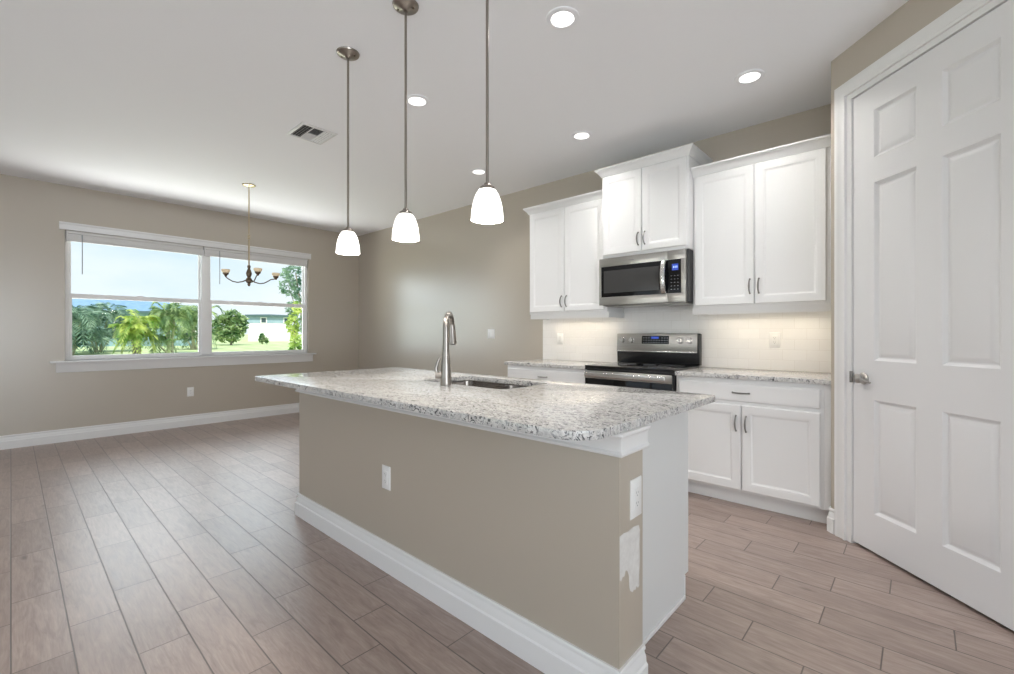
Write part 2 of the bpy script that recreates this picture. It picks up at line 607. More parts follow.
def tag(o, label=None, cat=None, group=None, kind=None):
    for k, v in (('label', label), ('category', cat), ('group', group), ('kind', kind)):
        if v:
            o[k] = v
    return o


def thing(name, loc, label, cat, group=None, kind=None):
    o = bpy.data.objects.new(name, None)
    o.empty_display_size = 0.1
    o.location = loc
    C.objects.link(o)
    ORG[o.name] = tuple(loc)
    return tag(o, label, cat, group, kind)


def structure(o):
    o['kind'] = 'structure'
    return o


KIDS = {}


def copy_tree(o, loc=None, label=None, parent=None):
    c = o.copy()
    C.objects.link(c)
    if parent:
        c.parent = parent
    if loc is not None:
        c.location = loc
    if label:
        c['label'] = label
    for ch in list(o.children):
        copy_tree(ch, parent=c)
    return c


def frame_xz(y, sgn=-1):
    """u = x, v = z, w = distance out of the plane towards -y"""
    return lambda u, v, w: (u, y + sgn * w, v)


R2 = 1 / sqrt(2)
AX, AY = -0.403, 3.348            # corner where the angled pantry wall starts


def frame_ang(u, v, w):
    """u = distance along the angled wall, v = z, w = out into the room"""
    return (AX + u * R2 - w * R2, AY - u * R2 - w * R2, v)


# ================================================================== THE ROOM
fl = MB()
fl.add([(XW - 0.15, RY - 0.15, 0), (RX, RY - 0.15, 0), (RX, YK, 0), (XW - 0.15, YK, 0),
        (XW - 0.15, RY - 0.15, -0.12), (RX, RY - 0.15, -0.12), (RX, YK, -0.12), (XW - 0.15, YK, -0.12)],
       [(0, 1, 2, 3), (7, 6, 5, 4), (0, 4, 5, 1), (1, 5, 6, 2), (2, 6, 7, 3), (3, 7, 4, 0)])
structure(fl.build('floor', M['floor'], smooth=0))

structure(MB().box(XW - 0.15, RX + 0.15, RY - 0.15, YK + 0.15, H, H + 0.15).build('ceiling', M['ceiling'], smooth=0))

# window opening in the left wall
WY0, WY1, WZ0, WZ1 = 0.405, 3.105, 0.895, 2.345
structure(MB().box(XW - 0.15, XW, RY, WY0, 0, H).box(XW - 0.15, XW, WY1, YK, 0, H)
          .box(XW - 0.15, XW, WY0, WY1, 0, WZ0).box(XW - 0.15, XW, WY0, WY1, WZ1, H).build('wall_left', M['wall'], smooth=0))
structure(MB().box(XW - 0.15, RX + 0.15, YK, YK + 0.15, 0, H).build('wall_back', M['wall'], smooth=0))

# pantry wall: short return beside the counter, 45 degree face with the door opening, then on to the right
DU0, DU1, DZ1 = 0.160, 1.040, 2.530       # door leaf along the angled wall
EU = 1.26
pw = MB().box(AX, AX + 0.1, AY + 0.04, YK, 0, H)
pw.fbox(frame_ang, 0, DU0 - 0.02, 0, H, -0.1, 0)
pw.fbox(frame_ang, DU1 + 0.02, EU, 0, H, -0.1, 0)
pw.fbox(frame_ang, DU0 - 0.02, DU1 + 0.02, DZ1 + 0.02, H, -0.1, 0)
ex, ey, _ = frame_ang(EU, 0, 0)
pw.box(ex, RX, ey, ey + 0.1, 0, H)
structure(pw.build('wall_right', M['wall'], smooth=0))
structure(MB().box(RX, RX + 0.15, RY, -2.6, 0, H).box(RX, RX + 0.15, 0.6, YK, 0, H).box(RX, RX + 0.15, -2.6, 0.6, 0, 0.4).box(RX, RX + 0.15, -2.6, 0.6, 2.35, H).build('wall_far_right', M['wall'], smooth=0))  # opening added to admit the fill lamp outside it
# rear wall with two assumed openings, added to let the fill light in
rw = MB().box(XW, -5.6, RY - 0.15, RY, 0, H).box(-5.6, -1.0, RY - 0.15, RY, 2.35, H).box(-1.0, 0.3, RY - 0.15, RY, 0, H)
rw.box(0.3, 2.9, RY - 0.15, RY, 2.35, H).box(0.3, 2.9, RY - 0.15, RY, 0, 0.25).box(2.9, RX, RY - 0.15, RY, 0, H)
structure(rw.build('wall_rear', M['wall'], smooth=0))

# baseboards
BB = [(0, 0), (0.020, 0), (0.020, 0.082), (0.014, 0.088), (0.0125, 0.108), (0.007, 0.119), (0.007, 0.125), (0.011, 0.129), (0.011, 0.137), (0.008, 0.142), (0, 0.142)]
structure(MB().sweep(BB, [(XW, RY), (XW, YK), (-3.09, YK)]).build('baseboard_left', M['trim']))
c0 = frame_ang(0.043, 0, 0)
structure(MB().sweep(BB, [(AX, AY + 0.03), (AX, AY), (c0[0], c0[1])]).build('baseboard_right', M['trim']))

# door casing and the six-panel pantry door
cs = MB()
CW = 0.078
cprof = [(0, 0.0), (0.0, 0.016), (0.012, 0.020), (0.022, 0.020), (0.030, 0.015), (0.058, 0.012), (0.064, 0.017), (CW, 0.017), (CW, 0.0)]   # (from the outer edge inward, out)
u_out0, u_out1, v_top = DU0 - 0.038 - CW + 0.002, DU1 + 0.038 + CW, DZ1 + 0.035 + CW
path = [(u_out0, 0, 1, 0), (u_out0, v_top, 1, -1), (u_out1, v_top, -1, -1), (u_out1, 0, -1, 0)]
vs, fs = [], []
k = len(cprof)
for (u, v, du, dv) in path:
    for a, w in cprof:
        vs.append(frame_ang(u + du * a, v + dv * a, w))
for i in range(3):
    for j in range(k):
        j2 = (j + 1) % k
        fs.append((i * k + j, (i + 1) * k + j, (i + 1) * k + j2, i * k + j2))
fs += [tuple(range(k)), tuple(range(3 * k, 4 * k))]
cs.add(vs, fs)
# jamb lining and stop
cs.fbox(frame_ang, DU0 - 0.040, DU0 - 0.004, 0, DZ1 + 0.036, -0.1, 0.004)
cs.fbox(frame_ang, DU1 + 0.004, DU1 + 0.040, 0, DZ1 + 0.036, -0.1, 0.004)
cs.fbox(frame_ang, DU0 - 0.004, DU1 + 0.004, DZ1 + 0.005, DZ1 + 0.036, -0.1, 0.004)
structure(cs.build('trim_door', M['trim']))

dm = MB()
FW = -0.006          # door face
cols = [(0.139, 0.379), (0.505, 0.742)]
rows = [(0.222, 0.837), (1.050, 2.010), (2.145, 2.402)]
us = [0, *cols[0], *cols[1], DU1 - DU0]
vsn = [0.016, *rows[0], *rows[1], *rows[2], DZ1]
for i in range(5):
    for j in range(7):
        ua, ub, va, vb = us[i] + DU0, us[i + 1] + DU0, vsn[j], vsn[j + 1]
        if i in (1, 3) and j in (1, 3, 5):
            dm.nested(frame_ang, ua, ub, va, vb, [(0, FW), (0.005, FW - 0.005), (0.014, FW - 0.013), (0.020, FW - 0.014), (0.040, FW - 0.004), (0.044, FW - 0.003)])
        else:
            dm.add([frame_ang(ua, va, FW), frame_ang(ub, va, FW), frame_ang(ub, vb, FW), frame_ang(ua, vb, FW)], [(0, 1, 2, 3)])
e0, e1, z0, z1 = DU0, DU1, 0.016, DZ1
dm.add([frame_ang(u, v, w) for w in (FW, FW - 0.035) for (u, v) in ((e0, z0), (e1, z0), (e1, z1), (e0, z1))],
       [(0, 1, 5, 4), (1, 2, 6, 5), (2, 3, 7, 6), (3, 0, 4, 7), (4, 5, 6, 7)])
door = structure(dm.build('door_1', M['door'], smooth=30))
KU, KZ = DU0 + 0.072, 0.947


def kfr(a, b, w):
    return frame_ang(KU + a, KZ + b, FW + w)


dh = MB().lathe([(0.0, 0.0), (0.032, 0.0), (0.033, 0.005), (0.028, 0.010), (0.013, 0.013), (0.012, 0.020), (0.022, 0.024), (0.027, 0.031), (0.026, 0.040), (0.017, 0.046), (0.0, 0.048)], None, 28, fr=kfr)
dh.tube([kfr(0.012, -0.004, 0.036), kfr(0.035, -0.007, 0.037), kfr(0.058, -0.011, 0.036), kfr(0.078, -0.016, 0.032)], [0.009, 0.0075, 0.0065, 0.005], 12)
tag(dh.build('door_handle', M['nickel'], door), 'brushed nickel door handle')
st = MB().fbox(frame_ang, DU0 - 0.014, DU0 - 0.002, 0.918, 0.980, 0.0042, 0.0065)
st.tube([frame_ang(DU0 - 0.002, 0.918, 0.006), frame_ang(DU0 - 0.002, 0.982, 0.006)], 0.0075, 10)
tag(st.build('strike_plate', M['pull'], door, bevel=0.001), 'metal strike plate beside the handle')

# ------------------------------------------------------------------ window
win = structure(thing('window_1', (XW, (WY0 + WY1) / 2, WZ0), None, None))


def ybox(mb, y0, y1, z0, z1, x0, x1):
    return mb.box(min(x0, x1), max(x0, x1), y0, y1, z0, z1)


hd = MB().sweep([(0, 2.347), (0.020, 2.347), (0.020, 2.405), (0.028, 2.412), (0.028, 2.430), (0, 2.430)], [(XW, 0.358), (XW, 3.140)])
hd.build('head_trim', M['trim'], win, bevel=0.002)
sl = MB().box(XW - 0.10, XW + 0.045, 0.285, 3.215, 0.872, 0.895)
sl.build('window_sill', M['trim'], win, bevel=0.006, seg=3)
ap = MB().sweep([(0, 0.765), (0.014, 0.765), (0.018, 0.775), (0.018, 0.840), (0.026, 0.858), (0.028, 0.871), (0, 0.871)], [(XW, 0.335), (XW, 3.168)])
ap.build('sill_apron', M['trim'], win)
FX0, FX1 = XW - 0.115, XW - 0.045
fm = MB()
ybox(fm, WY0, WY0 + 0.035, 0.896, WZ1, FX0, FX1)
ybox(fm, WY1 - 0.035, WY1, 0.896, WZ1, FX0, FX1)
ybox(fm, WY0 + 0.035, WY1 - 0.035, WZ1 - 0.04, WZ1, FX0, FX1)
ybox(fm, WY0 + 0.035, WY1 - 0.035, 0.896, 0.918, FX0, FX1)
ybox(fm, 1.700, 1.800, 0.918, WZ1 - 0.04, FX0, FX1 + 0.012)
fm.build('window_frame', M['vinyl'], win, bevel=0.002)
# drywall return of the opening, painted white
for (ya, yb) in ((0.440, 1.700), (1.800, 3.070)):
    lo = MB()
    sw = 0.026
    x0, x1 = XW - 0.085, XW - 0.052
    ybox(lo, ya, ya + sw, 0.918, 1.648, x0, x1)
    ybox(lo, yb - sw, yb, 0.918, 1.648, x0, x1)
    ybox(lo, ya + sw, yb - sw, 0.918, 0.948, x0, x1)
    ybox(lo, ya + sw, yb - sw, 1.596, 1.648, x0, x1)
    s1 = lo.build('lower_sash', M['vinyl'], win, bevel=0.002)
    MB().box(x0 + 0.012, x0 + 0.017, ya + sw, yb - sw, 0.948, 1.596).build('pane', M['glass'], s1, smooth=0)
    up = MB()
    x0, x1 = XW - 0.112, XW - 0.088
    ybox(up, ya, ya + 0.020, 1.650, 2.305, x0, x1)
    ybox(up, yb - 0.020, yb, 1.650, 2.305, x0, x1)
    ybox(up, ya, yb, 2.280, 2.305, x0, x1)
    ybox(up, ya, yb, 1.620, 1.650, x0, x1)
    s2 = up.build('upper_sash', M['vinyl'], win, bevel=0.002)
    MB().box(x0 + 0.008, x0 + 0.013, ya + 0.020, yb - 0.020, 1.650, 2.280).build('pane', M['glass'], s2, smooth=0)
    lk = MB()
    yc = (ya + yb) / 2
    ybox(lk, yc - 0.03, yc + 0.03, 1.649, 1.657, XW - 0.078, XW - 0.056)
    lk.build('sash_lock', M['vinyl'], win, bevel=0.002)

# raised mini blinds, one per window half
BG = 'raised white blinds in the window'
for (ya, yb, lab, wy) in ((0.415, 1.712, 'white mini blind drawn up over the window half by the open side', 0.545),
                          (1.727, 3.097, 'white mini blind drawn up over the window half behind the chandelier', 1.905)):
    lab = lab.replace('by the open side', 'that shows the palms')
    b = thing('window_blind', (XW - 0.02, (ya + yb) / 2, WZ1), lab, 'blind', BG)
    MB().box(XW - 0.042, XW - 0.004, ya, yb, WZ1 - 0.030, WZ1 - 0.001).build('headrail', M['blind'], b, bevel=0.002)
    sm = MB()
    for q in range(14):
        z = WZ1 - 0.034 - q * 0.0048
        sm.box(XW - 0.040, XW - 0.004, ya + 0.004, yb - 0.004, z - 0.0043, z - 0.0001)
    sm.build('slat_stack', M['blind'], b, smooth=0)
    MB().box(XW - 0.036, XW - 0.008, ya + 0.003, yb - 0.003, WZ1 - 0.116, WZ1 - 0.102).build('bottom_rail', M['blind'], b, bevel=0.003)
    MB().tube([(XW - 0.001, wy, WZ1 - 0.034), (XW + 0.004, wy, WZ1 - 0.045), (XW + 0.004, wy, WZ1 - 0.48)], 0.0045, 8).build('tilt_wand', M['wand'], b)

# ================================================================== ISLAND
IX0, IX1, IY0, IY1 = -3.034, -0.699, 1.286, 1.448       # drywall knee wall
CX0, CX1, CY1 = -2.98, -0.790, 2.098                    # cabinets behind it
isl = thing('kitchen_island', (-1.9, 1.6, 0), 'long kitchen island with beige painted back wall and white base moulding', 'kitchen island')
MB().box(IX0, IX1, IY0, IY1, 0, 0.8855).build('knee_wall', M['wall'], isl, smooth=0)
BBI = [(o, z) for o, z in BB]
MB().sweep(BBI, [(IX0, IY1), (IX0, IY0), (IX1, IY0), (IX1, IY1)]).build('baseboard', M['trim'], isl)
TP = [(0, 0.811), (0.016, 0.811), (0.020, 0.816), (0.020, 0.821), (0.012, 0.827), (0.012, 0.862), (0.016, 0.870), (0.022, 0.876), (0.022, 0.885), (0, 0.885)]
MB().sweep(TP, [(IX0, IY1), (IX0, IY0), (IX1, IY0), (IX1, IY1 + 0.015)]).build('top_moulding', M['trim'], isl)
cb = MB().box(CX0, CX0 + 0.018, IY1, 2.085, 0.105, 0.881).box(CX1 - 0.038, CX1 - 0.02, IY1, 2.085, 0.105, 0.881)
cb.box(CX0 + 0.018, CX1 - 0.038, IY1, 2.085, 0.105, 0.123).box(CX0 + 0.018, CX1 - 0.038, 2.075, 2.085, 0.123, 0.881)
cb.box(CX0, CX1 - 0.02, 2.020, 2.035, 0, 0.105)
cb.build('cabinet_body', M['cabinet'], isl, smooth=0)
ep = MB()
pp = [(IY1, 0), (2.050, 0), (2.050, 0.105), (CY1, 0.105), (CY1, 0.885), (IY1, 0.885)]
n = len(pp)
ep.add([(CX1 - 0.02, y, z) for y, z in pp] + [(CX1, y, z) for y, z in pp],
       [tuple(range(n)), tuple(reversed(range(n, 2 * n)))] + [(i, (i + 1) % n, n + (i + 1) % n, n + i) for i in range(n)])
ep.build('end_panel', M['panel'], isl, smooth=0)
qr = MB().box(CX1, CX1 + 0.008, IY1, 2.050, 0, 0.016)
qr.box(CX1 - 0.02, CX1 + 0.004, 2.050, 2.057, 0, 0.105)
qr.build('panel_shoe_strip', M['trim'], isl, bevel=0.002)
ffr = lambda u, v, w: (u, 2.085 + w, v)
STEPS = [(0, 0.014), (0.004, 0.019), (0.052, 0.019), (0.058, 0.015), (0.064, 0.015), (0.072, 0.008), (0.078, 0.008)]
x = CX0 + 0.01
for k, wd in enumerate((0.44, 0.40, 0.40, 0.44, 0.44)):
    dd = MB().nested(ffr, x, x + wd - 0.008, 0.125, 0.865, STEPS, back=0.0)
    dd.build('door', M['cabinet'], isl)
    x += wd
# white filler patch on the end of the knee wall
pt = MB()
poly = [(1.2895, 0.553), (1.315, 0.556), (1.345, 0.552), (1.38, 0.556), (1.418, 0.550), (1.426, 0.53), (1.422, 0.47), (1.426, 0.42), (1.420, 0.36), (1.423, 0.332), (1.412, 0.326), (1.402, 0.338), (1.396, 0.327), (1.382, 0.333), (1.374, 0.328), (1.360, 0.338), (1.354, 0.352), (1.350, 0.392), (1.338, 0.412), (1.326, 0.418), (1.318, 0.402), (1.306, 0.404), (1.298, 0.394), (1.2895, 0.400)]
poly = [(y, z + (0.020 if z < 0.5 else 0.004)) for y, z in poly]
n = len(poly)
pt.add([(IX1, y, z - 0.0) for y, z in poly] + [(IX1 + 0.0012, y, z) for y, z in poly],
       [tuple(range(n)), tuple(range(n, 2 * n))] + [(i, (i + 1) % n, n + (i + 1) % n, n + i) for i in range(n)])
tag(pt.build('filler_patch', M['primer'], isl, smooth=0), 'patch of white wall filler left unpainted on the end')


# countertop of the island with rounded corners and the sink cut-out
def rounded_poly(pts_r, seg=8):
    out = []
    n = len(pts_r)
    for i in range(n):
        (x, y, r) = pts_r[i]
        p = Vector((x, y))
        a = Vector(pts_r[i - 1][:2])
        b = Vector(pts_r[(i + 1) % n][:2])
        d1, d2 = (a - p).normalized(), (b - p).normalized()
        if r < 1e-4:
            out.append((x, y))
            continue
        c = p + d1 * r + d2 * r
        for k in range(seg + 1):
            t = (pi / 2) * k / seg
            q = c - d2 * r * cos(t) - d1 * r * sin(t)
            out.append((q.x, q.y))
    return out


def slab(outline, hole, z0, z1, bev=0.004):
    bm = bmesh.new()

    def loop(pts):
        vv = [bm.verts.new((p[0], p[1], z1)) for p in pts]
        return [bm.edges.new((vv[i], vv[(i + 1) % len(vv)])) for i in range(len(vv))]
    es = loop(outline) + (loop(hole) if hole else [])
    bmesh.ops.triangle_fill(bm, edges=es, use_beauty=True, use_dissolve=False, normal=(0, 0, 1))
    r = bmesh.ops.extrude_face_region(bm, geom=bm.faces[:])
    for g in r['geom']:
        if isinstance(g, bmesh.types.BMVert):
            g.co.z = z0
    bmesh.ops.recalc_face_normals(bm, faces=bm.faces)
    es = [e for e in bm.edges if len(e.link_faces) == 2 and e.calc_face_angle(0) > radians(60) and abs(e.verts[0].co.z - e.verts[1].co.z) < 1e-5]
    bmesh.ops.bevel(bm, geom=es, offset=bev, segments=3, affect='EDGES', profile=0.5, clamp_overlap=True)
    return bm


def link_bm(bm, name, m, origin=(0, 0, 0), smooth=35):
    me = bpy.data.meshes.new(name)
    bm.to_mesh(me)
    bm.free()
    for p in me.polygons:
        p.use_smooth = True
    me.set_sharp_from_angle(angle=radians(smooth))
    me.materials.append(m)
    o = bpy.data.objects.new(name, me)
    C.objects.link(o)
    ORG[o.name] = (0, 0, 0)
    return o


SX0, SX1, SY0, SY1 = -2.235, -1.545, 1.665, 2.065
outl = rounded_poly([(-3.264, 1.078, 0.05), (-0.691, 1.078, 0.115), (-0.691, 2.182, 0.03), (-3.264, 2.182, 0.03)], 10)
hole = rounded_poly([(SX0, SY0, 0.06), (SX1, SY0, 0.06), (SX1, SY1, 0.06), (SX0, SY1, 0.06)], 6)
ct = link_bm(slab(outl, hole, 0.886, 0.914), 'island_countertop', M['granite'])
tag(ct, 'large speckled grey and white granite slab with the sink cut into it', 'countertop')

# sink: two bowls under the slab
sk = thing('kitchen_sink', ((SX0 + SX1) / 2, (SY0 + SY1) / 2, 0.70), 'stainless steel double bowl sink set under the granite slab', 'sink')


def bowl(x0, x1, y0, y1, zt, zb):
    m = MB()
    o = rounded_poly([(x0, y0, 0.055), (x1, y0, 0.055), (x1, y1, 0.055), (x0, y1, 0.055)], 5)
    i = rounded_poly([(x0 + 0.012, y0 + 0.012, 0.05), (x1 - 0.012, y0 + 0.012, 0.05), (x1 - 0.012, y1 - 0.012, 0.05), (x0 + 0.012, y1 - 0.012, 0.05)], 5)
    k = len(o)
    cx, cy = (x0 + x1) / 2, (y0 + y1) / 2
    rings = [[(p[0], p[1], zt) for p in o], [(p[0], p[1], zb + 0.03) for p in i], [(p[0] + (cx - p[0]) * 0.12, p[1] + (cy - p[1]) * 0.12, zb) for p in i]]
    vs = [p for r in rings for p in r]
    fs = []
    for a in range(2):
        for j in range(k):
            j2 = (j + 1) % k
            fs.append((a * k + j, a * k + j2, (a + 1) * k + j2, (a + 1) * k + j))
    fs.append(tuple(range(2 * k, 3 * k)))
    m.add(vs, fs)
    return m


XD = -1.865
for (a, b_) in ((SX0 - 0.008, XD - 0.012), (XD + 0.012, SX1 + 0.008)):
    bw = bowl(a, b_, SY0 - 0.008, SY1 + 0.008, 0.880, 0.715).build('bowl', M['sink'], sk, recalc=False)
    MB().lathe([(0.0, 0.0), (0.045, 0.0), (0.045, 0.003), (0.03, 0.004), (0.0, 0.002)], ((a + b_) / 2, (SY0 + SY1) / 2 + 0.03, 0.7155), 24).build('drain', M['nickel'], bw)
rm = MB().box(SX0 - 0.03, SX1 + 0.03, SY0 - 0.03, SY0 - 0.006, 0.876, 0.8815).box(SX0 - 0.03, SX1 + 0.03, SY1 + 0.006, SY1 + 0.03, 0.876, 0.8815)
rm.box(SX0 - 0.03, SX0 - 0.006, SY0 - 0.006, SY1 + 0.006, 0.876, 0.8815).box(SX1 + 0.006, SX1 + 0.03, SY0 - 0.006, SY1 + 0.006, 0.876, 0.8815)
rm.box(XD - 0.014, XD + 0.014, SY0 - 0.006, SY1 + 0.006, 0.868, 0.876)
rm.build('rim', M['sink'], sk, bevel=0.001)

# faucet
FXc, FYc = -1.925, 1.610
fa = thing('faucet', (FXc, FYc, 0.914), 'tall brushed nickel gooseneck faucet standing behind the sink', 'faucet')
MB().lathe([(0.0, 0.0), (0.031, 0.0), (0.031, 0.01), (0.0295, 0.05), (0.0265, 0.10), (0.0215, 0.15), (0.0185, 0.20), (0.0175, 0.24), (0.0, 0.24)], (FXc, FYc, 0.9145), 28).build('body', M['faucet'], fa)
sd = Vector((-0.767 * 0.975 + 0.642 * 0.22, 0.642 * 0.975 + 0.767 * 0.22, 0)).normalized()
arc = [Vector((FXc, FYc, 1.14)), Vector((FXc, FYc, 1.225))]
RR = 0.080
for k in range(1, 15):
    t = pi * k / 14 * 0.93
    arc.append(Vector((FXc, FYc, 1.225 + RR * sin(t))) + sd * (RR - RR * cos(t)))
MB().tube(arc, [0.0172] * 4 + [0.0165] * (len(arc) - 4), 16).build('gooseneck', M['faucet'], fa)
e = arc[-1]
dn = Vector((sd.x * 0.16, sd.y * 0.16, -1))
MB().tube([e - dn * 0.004, e + dn * 0.03, e + dn * 0.075, e + dn * 0.105, e + dn * 0.110],
          [0.0175, 0.0205, 0.0235, 0.025, 0.021], 18).build('spray_head', M['faucet'], fa)
lp = Vector((-0.70, -0.714, 0))
F0 = Vector((FXc, FYc, 0))
UZ = Vector((0, 0, 1))
hb = MB().tube([F0 + lp * 0.018 + UZ * 0.966, F0 + lp * 0.056 + UZ * 0.968], [0.018, 0.0195], 18)
hb.tube([F0 + lp * 0.050 + UZ * 0.980, F0 + lp * 0.054 + UZ * 1.005, F0 + lp * 0.046 + UZ * 1.035, F0 + lp * 0.034 + UZ * 1.062], [0.011, 0.010, 0.009, 0.007], 12)
hb.build('lever_handle', M['faucet'], fa)

# ================================================================== CABINETS ON THE KITCHEN WALL
DOOR_STEPS = [(0, 0.013), (0.005, 0.019), (0.046, 0.019), (0.051, 0.0165), (0.057, 0.0165), (0.068, 0.009), (0.074, 0.0085)]
DRAWER_STEPS = [(0, 0.010), (0.006, 0.017), (0.014, 0.019), (0.020, 0.019)]


def bow_pull(mb, fr, cu, cv, w0, length, vertical=True):
    pts, rs = [], []
    for k in range(13):
        t = -1 + 2 * k / 12
        a = t * length / 2
        wv = w0 + 0.004 + 0.026 * (1 - t * t) ** 0.75
        pts.append(fr(cu, cv + a, wv) if vertical else fr(cu + a, cv, wv))
        rs.append(0.0042 + 0.0022 * (1 - abs(t)) + (0.0012 if abs(t) > 0.95 else 0))
    mb.tube(pts, rs, 10)
    for t in (-1, 1):
        a = t * length / 2 * 0.985
        p0 = fr(cu, cv + a, w0 - 0.001) if vertical else fr(cu + a, cv, w0 - 0.001)
        p1 = fr(cu, cv + a, w0 + 0.006) if vertical else fr(cu + a, cv, w0 + 0.006)
        mb.tube([p0, p1], 0.0062, 10)
    return mb


def cab_door(parent, fr, u0, u1, v0, v1, pull):
    d = MB().nested(fr, u0, u1, v0, v1, DOOR_STEPS, back=0.0015).build('door', M['cabinet'], parent, smooth=30)
    ORG[d.name] = ORG[parent.name]
    bow_pull(MB(), fr, pull[0], pull[1], 0.019, 0.105).build('handle', M['pull'], d)
    return d


def crown(parent, path, z, h=0.066, out=0.05):
    p = [(0, z), (0.006, z), (0.010, z + 0.006), (0.014, z + 0.012), (0.022, z + 0.026), (0.034, z + 0.040), (0.042, z + 0.046), (0.042, z + 0.050), (out, z + 0.054), (out, z + h), (0, z + h)]
    MB().sweep(p, path).build('crown_molding', M['cabinet'], parent)


def wall_cabinet(x0, x1, yf, z0, z1, doors, seam, hz, label, cr_path, cz, rail, fill=None):
    """yf: front of the carcass (face frame); doors stand 2 cm proud"""
    t = thing('wall_cabinet', ((x0 + x1) / 2, YK, z0), label, 'wall cabinet', 'white wall cabinets over the range wall')
    b = MB().box(x0, x1, yf, YK - 0.001, z0, z1)
    if fill:
        b.box(x1, fill, yf + 0.002, yf + 0.02, z0, z1)
    b.build('carcass', M['cabinet'], t, bevel=0.0015)
    fr = frame_xz(yf)
    (a, bq), (c, d), (dz0, dz1) = doors
    cab_door(t, fr, a, bq, dz0, dz1, (bq - 0.026, hz))
    cab_door(t, fr, c, d, dz0, dz1, (c + 0.026, hz))
    crown(t, cr_path, cz)
    if rail:
        ra, rb = rail
        MB().sweep([(0, 1.345), (0.016, 1.345), (0.016, 1.388), (0.020, 1.3945), (0, 1.3945)], [(ra, YK - 0.012), (ra, yf + 0.022), (rb, yf + 0.022), (rb, YK - 0.012)][::1]).build('light_rail', M['cabinet'], t, bevel=0.001)
    return t


YU = 3.648
wall_cabinet(-3.012, -2.102, YU, 1.395, 2.440, ((-3.000, -2.567), (-2.561, -2.128), (1.412, 2.425)), -2.564, 1.510,
             'white two-door wall cabinet farthest along, beside the bare beige wall', [(-3.012, YK), (-3.012, YU - 0.002), (-2.102, YU - 0.002)], 2.430, (-2.990, -2.104))
wall_cabinet(-2.100, -1.337, 3.560, 1.862, 2.588, ((-2.088, -1.722), (-1.716, -1.349), (1.885, 2.575)), -1.719, 1.990,
             'white two-door wall cabinet set higher, directly above the microwave', [(-2.100, YK), (-2.100, 3.558), (-1.337, 3.558), (-1.337, YK)], 2.583, None)
wall_cabinet(-1.335, -0.442, YU, 1.395, 2.440, ((-1.318, -0.895), (-0.888, -0.462), (1.412, 2.425)), -0.89, 1.540,
             'wide white two-door wall cabinet next to the pantry door wall', [(-1.335, YU - 0.002), (-0.4045, YU - 0.002)], 2.430, (-1.325, -0.446), fill=-0.4045)

YB = 3.385      # base face frame


def base_cabinet(x0, x1, doors, drawer, label, fill=None, lend=False):
    t = thing('base_cabinet', ((x0 + x1) / 2, YK, 0), label, 'base cabinet', 'white base cabinets beside the range')
    b = MB().box(x0, x1, YB, YK - 0.001, 0.108, 0.882)
    if fill:
        b.box(x1, fill, YB + 0.002, YB + 0.02, 0.108, 0.882)
    b.build('carcass', M['cabinet'], t, bevel=0.0015)
    MB().box(x0 + 0.001, (fill or x1) - 0.001, YB + 0.072, YB + 0.09, 0, 0.108).build('toe_kick', M['cabinet'], t)
    fr = frame_xz(YB)
    (a, bq), (c, d), (z0, z1) = doors
    cab_door(t, fr, a, bq, z0, z1, (bq - 0.028, 0.580))
    cab_door(t, fr, c, d, z0, z1, (c + 0.028, 0.580))
    (u0, u1), (w0, w1) = drawer
    dr = MB().nested(fr, u0, u1, w0, w1, DRAWER_STEPS, back=0.0015).build('drawer', M['cabinet'], t, smooth=30)
    bow_pull(MB(), fr, (u0 + u1) / 2 - 0.01, (w0 + w1) / 2, 0.019, 0.105, False).build('handle', M['pull'], dr)
    return t


base_cabinet(-3.085, -2.140, ((-3.070, -2.617), (-2.610, -2.155), (0.122, 0.705)), ((-3.070, -2.155), (0.728, 0.852)),
             'white base cabinet on the far side of the range, mostly behind the island')
base_cabinet(-1.362, -0.442, ((-1.342, -0.913), (-0.906, -0.459), (0.122, 0.705)), ((-1.342, -0.459), (0.728, 0.852)),
             'white base cabinet with drawer and two doors beside the pantry wall', fill=-0.4045)

for (a, b_, lab) in ((-3.105, -2.138, 'grey speckled granite worktop on the far side of the range'),
                     (-1.364, -0.4045, 'grey speckled granite worktop between the range and the pantry wall')):
    o = link_bm(slab([(a, 3.358), (b_, 3.358), (b_, YK - 0.001), (a, YK - 0.001)], None, 0.8825, 0.914, 0.003), 'wall_countertop', M['granite'])
    tag(o, lab, 'countertop')

bs = MB().box(-3.075, -0.4045, YK - 0.009, YK - 0.0005, 0.9145, 1.394).box(-2.101, -1.336, YK - 0.009, YK - 0.0005, 1.394, 1.45)
tag(bs.build('tile_backsplash', M['tile'], smooth=0), 'white subway tile backsplash on the wall behind the range', 'backsplash')

# under-cabinet strip lights
for (a, b_, lab) in ((-2.93, -2.20, 'slim under-cabinet light glowing over the far worktop'),
                     (-1.24, -0.50, 'slim under-cabinet light glowing over the worktop by the pantry')):
    t = thing('under_cabinet_light', ((a + b_) / 2, 3.80, 1.394), lab, 'light')
    MB().box(a, b_, 3.775, 3.815, 1.380, 1.3945).build('housing', M['plate'], t, bevel=0.002)
    MB().box(a + 0.01, b_ - 0.01, 3.780, 3.810, 1.3775, 1.380).build('diffuser', mat('warm_strip_diffuser', (0.9, 0.85, 0.7), 0.5, emit=(1.0, 0.78, 0.45), estr=2.0), t)
    lamp('under_cabinet_glow', 'AREA', ((a + b_) / 2, 3.795, 1.374), 1.4, (1.0, 0.86, 0.66), (radians(-14), 0, 0), shape='RECTANGLE', size=b_ - a, size_y=0.03)

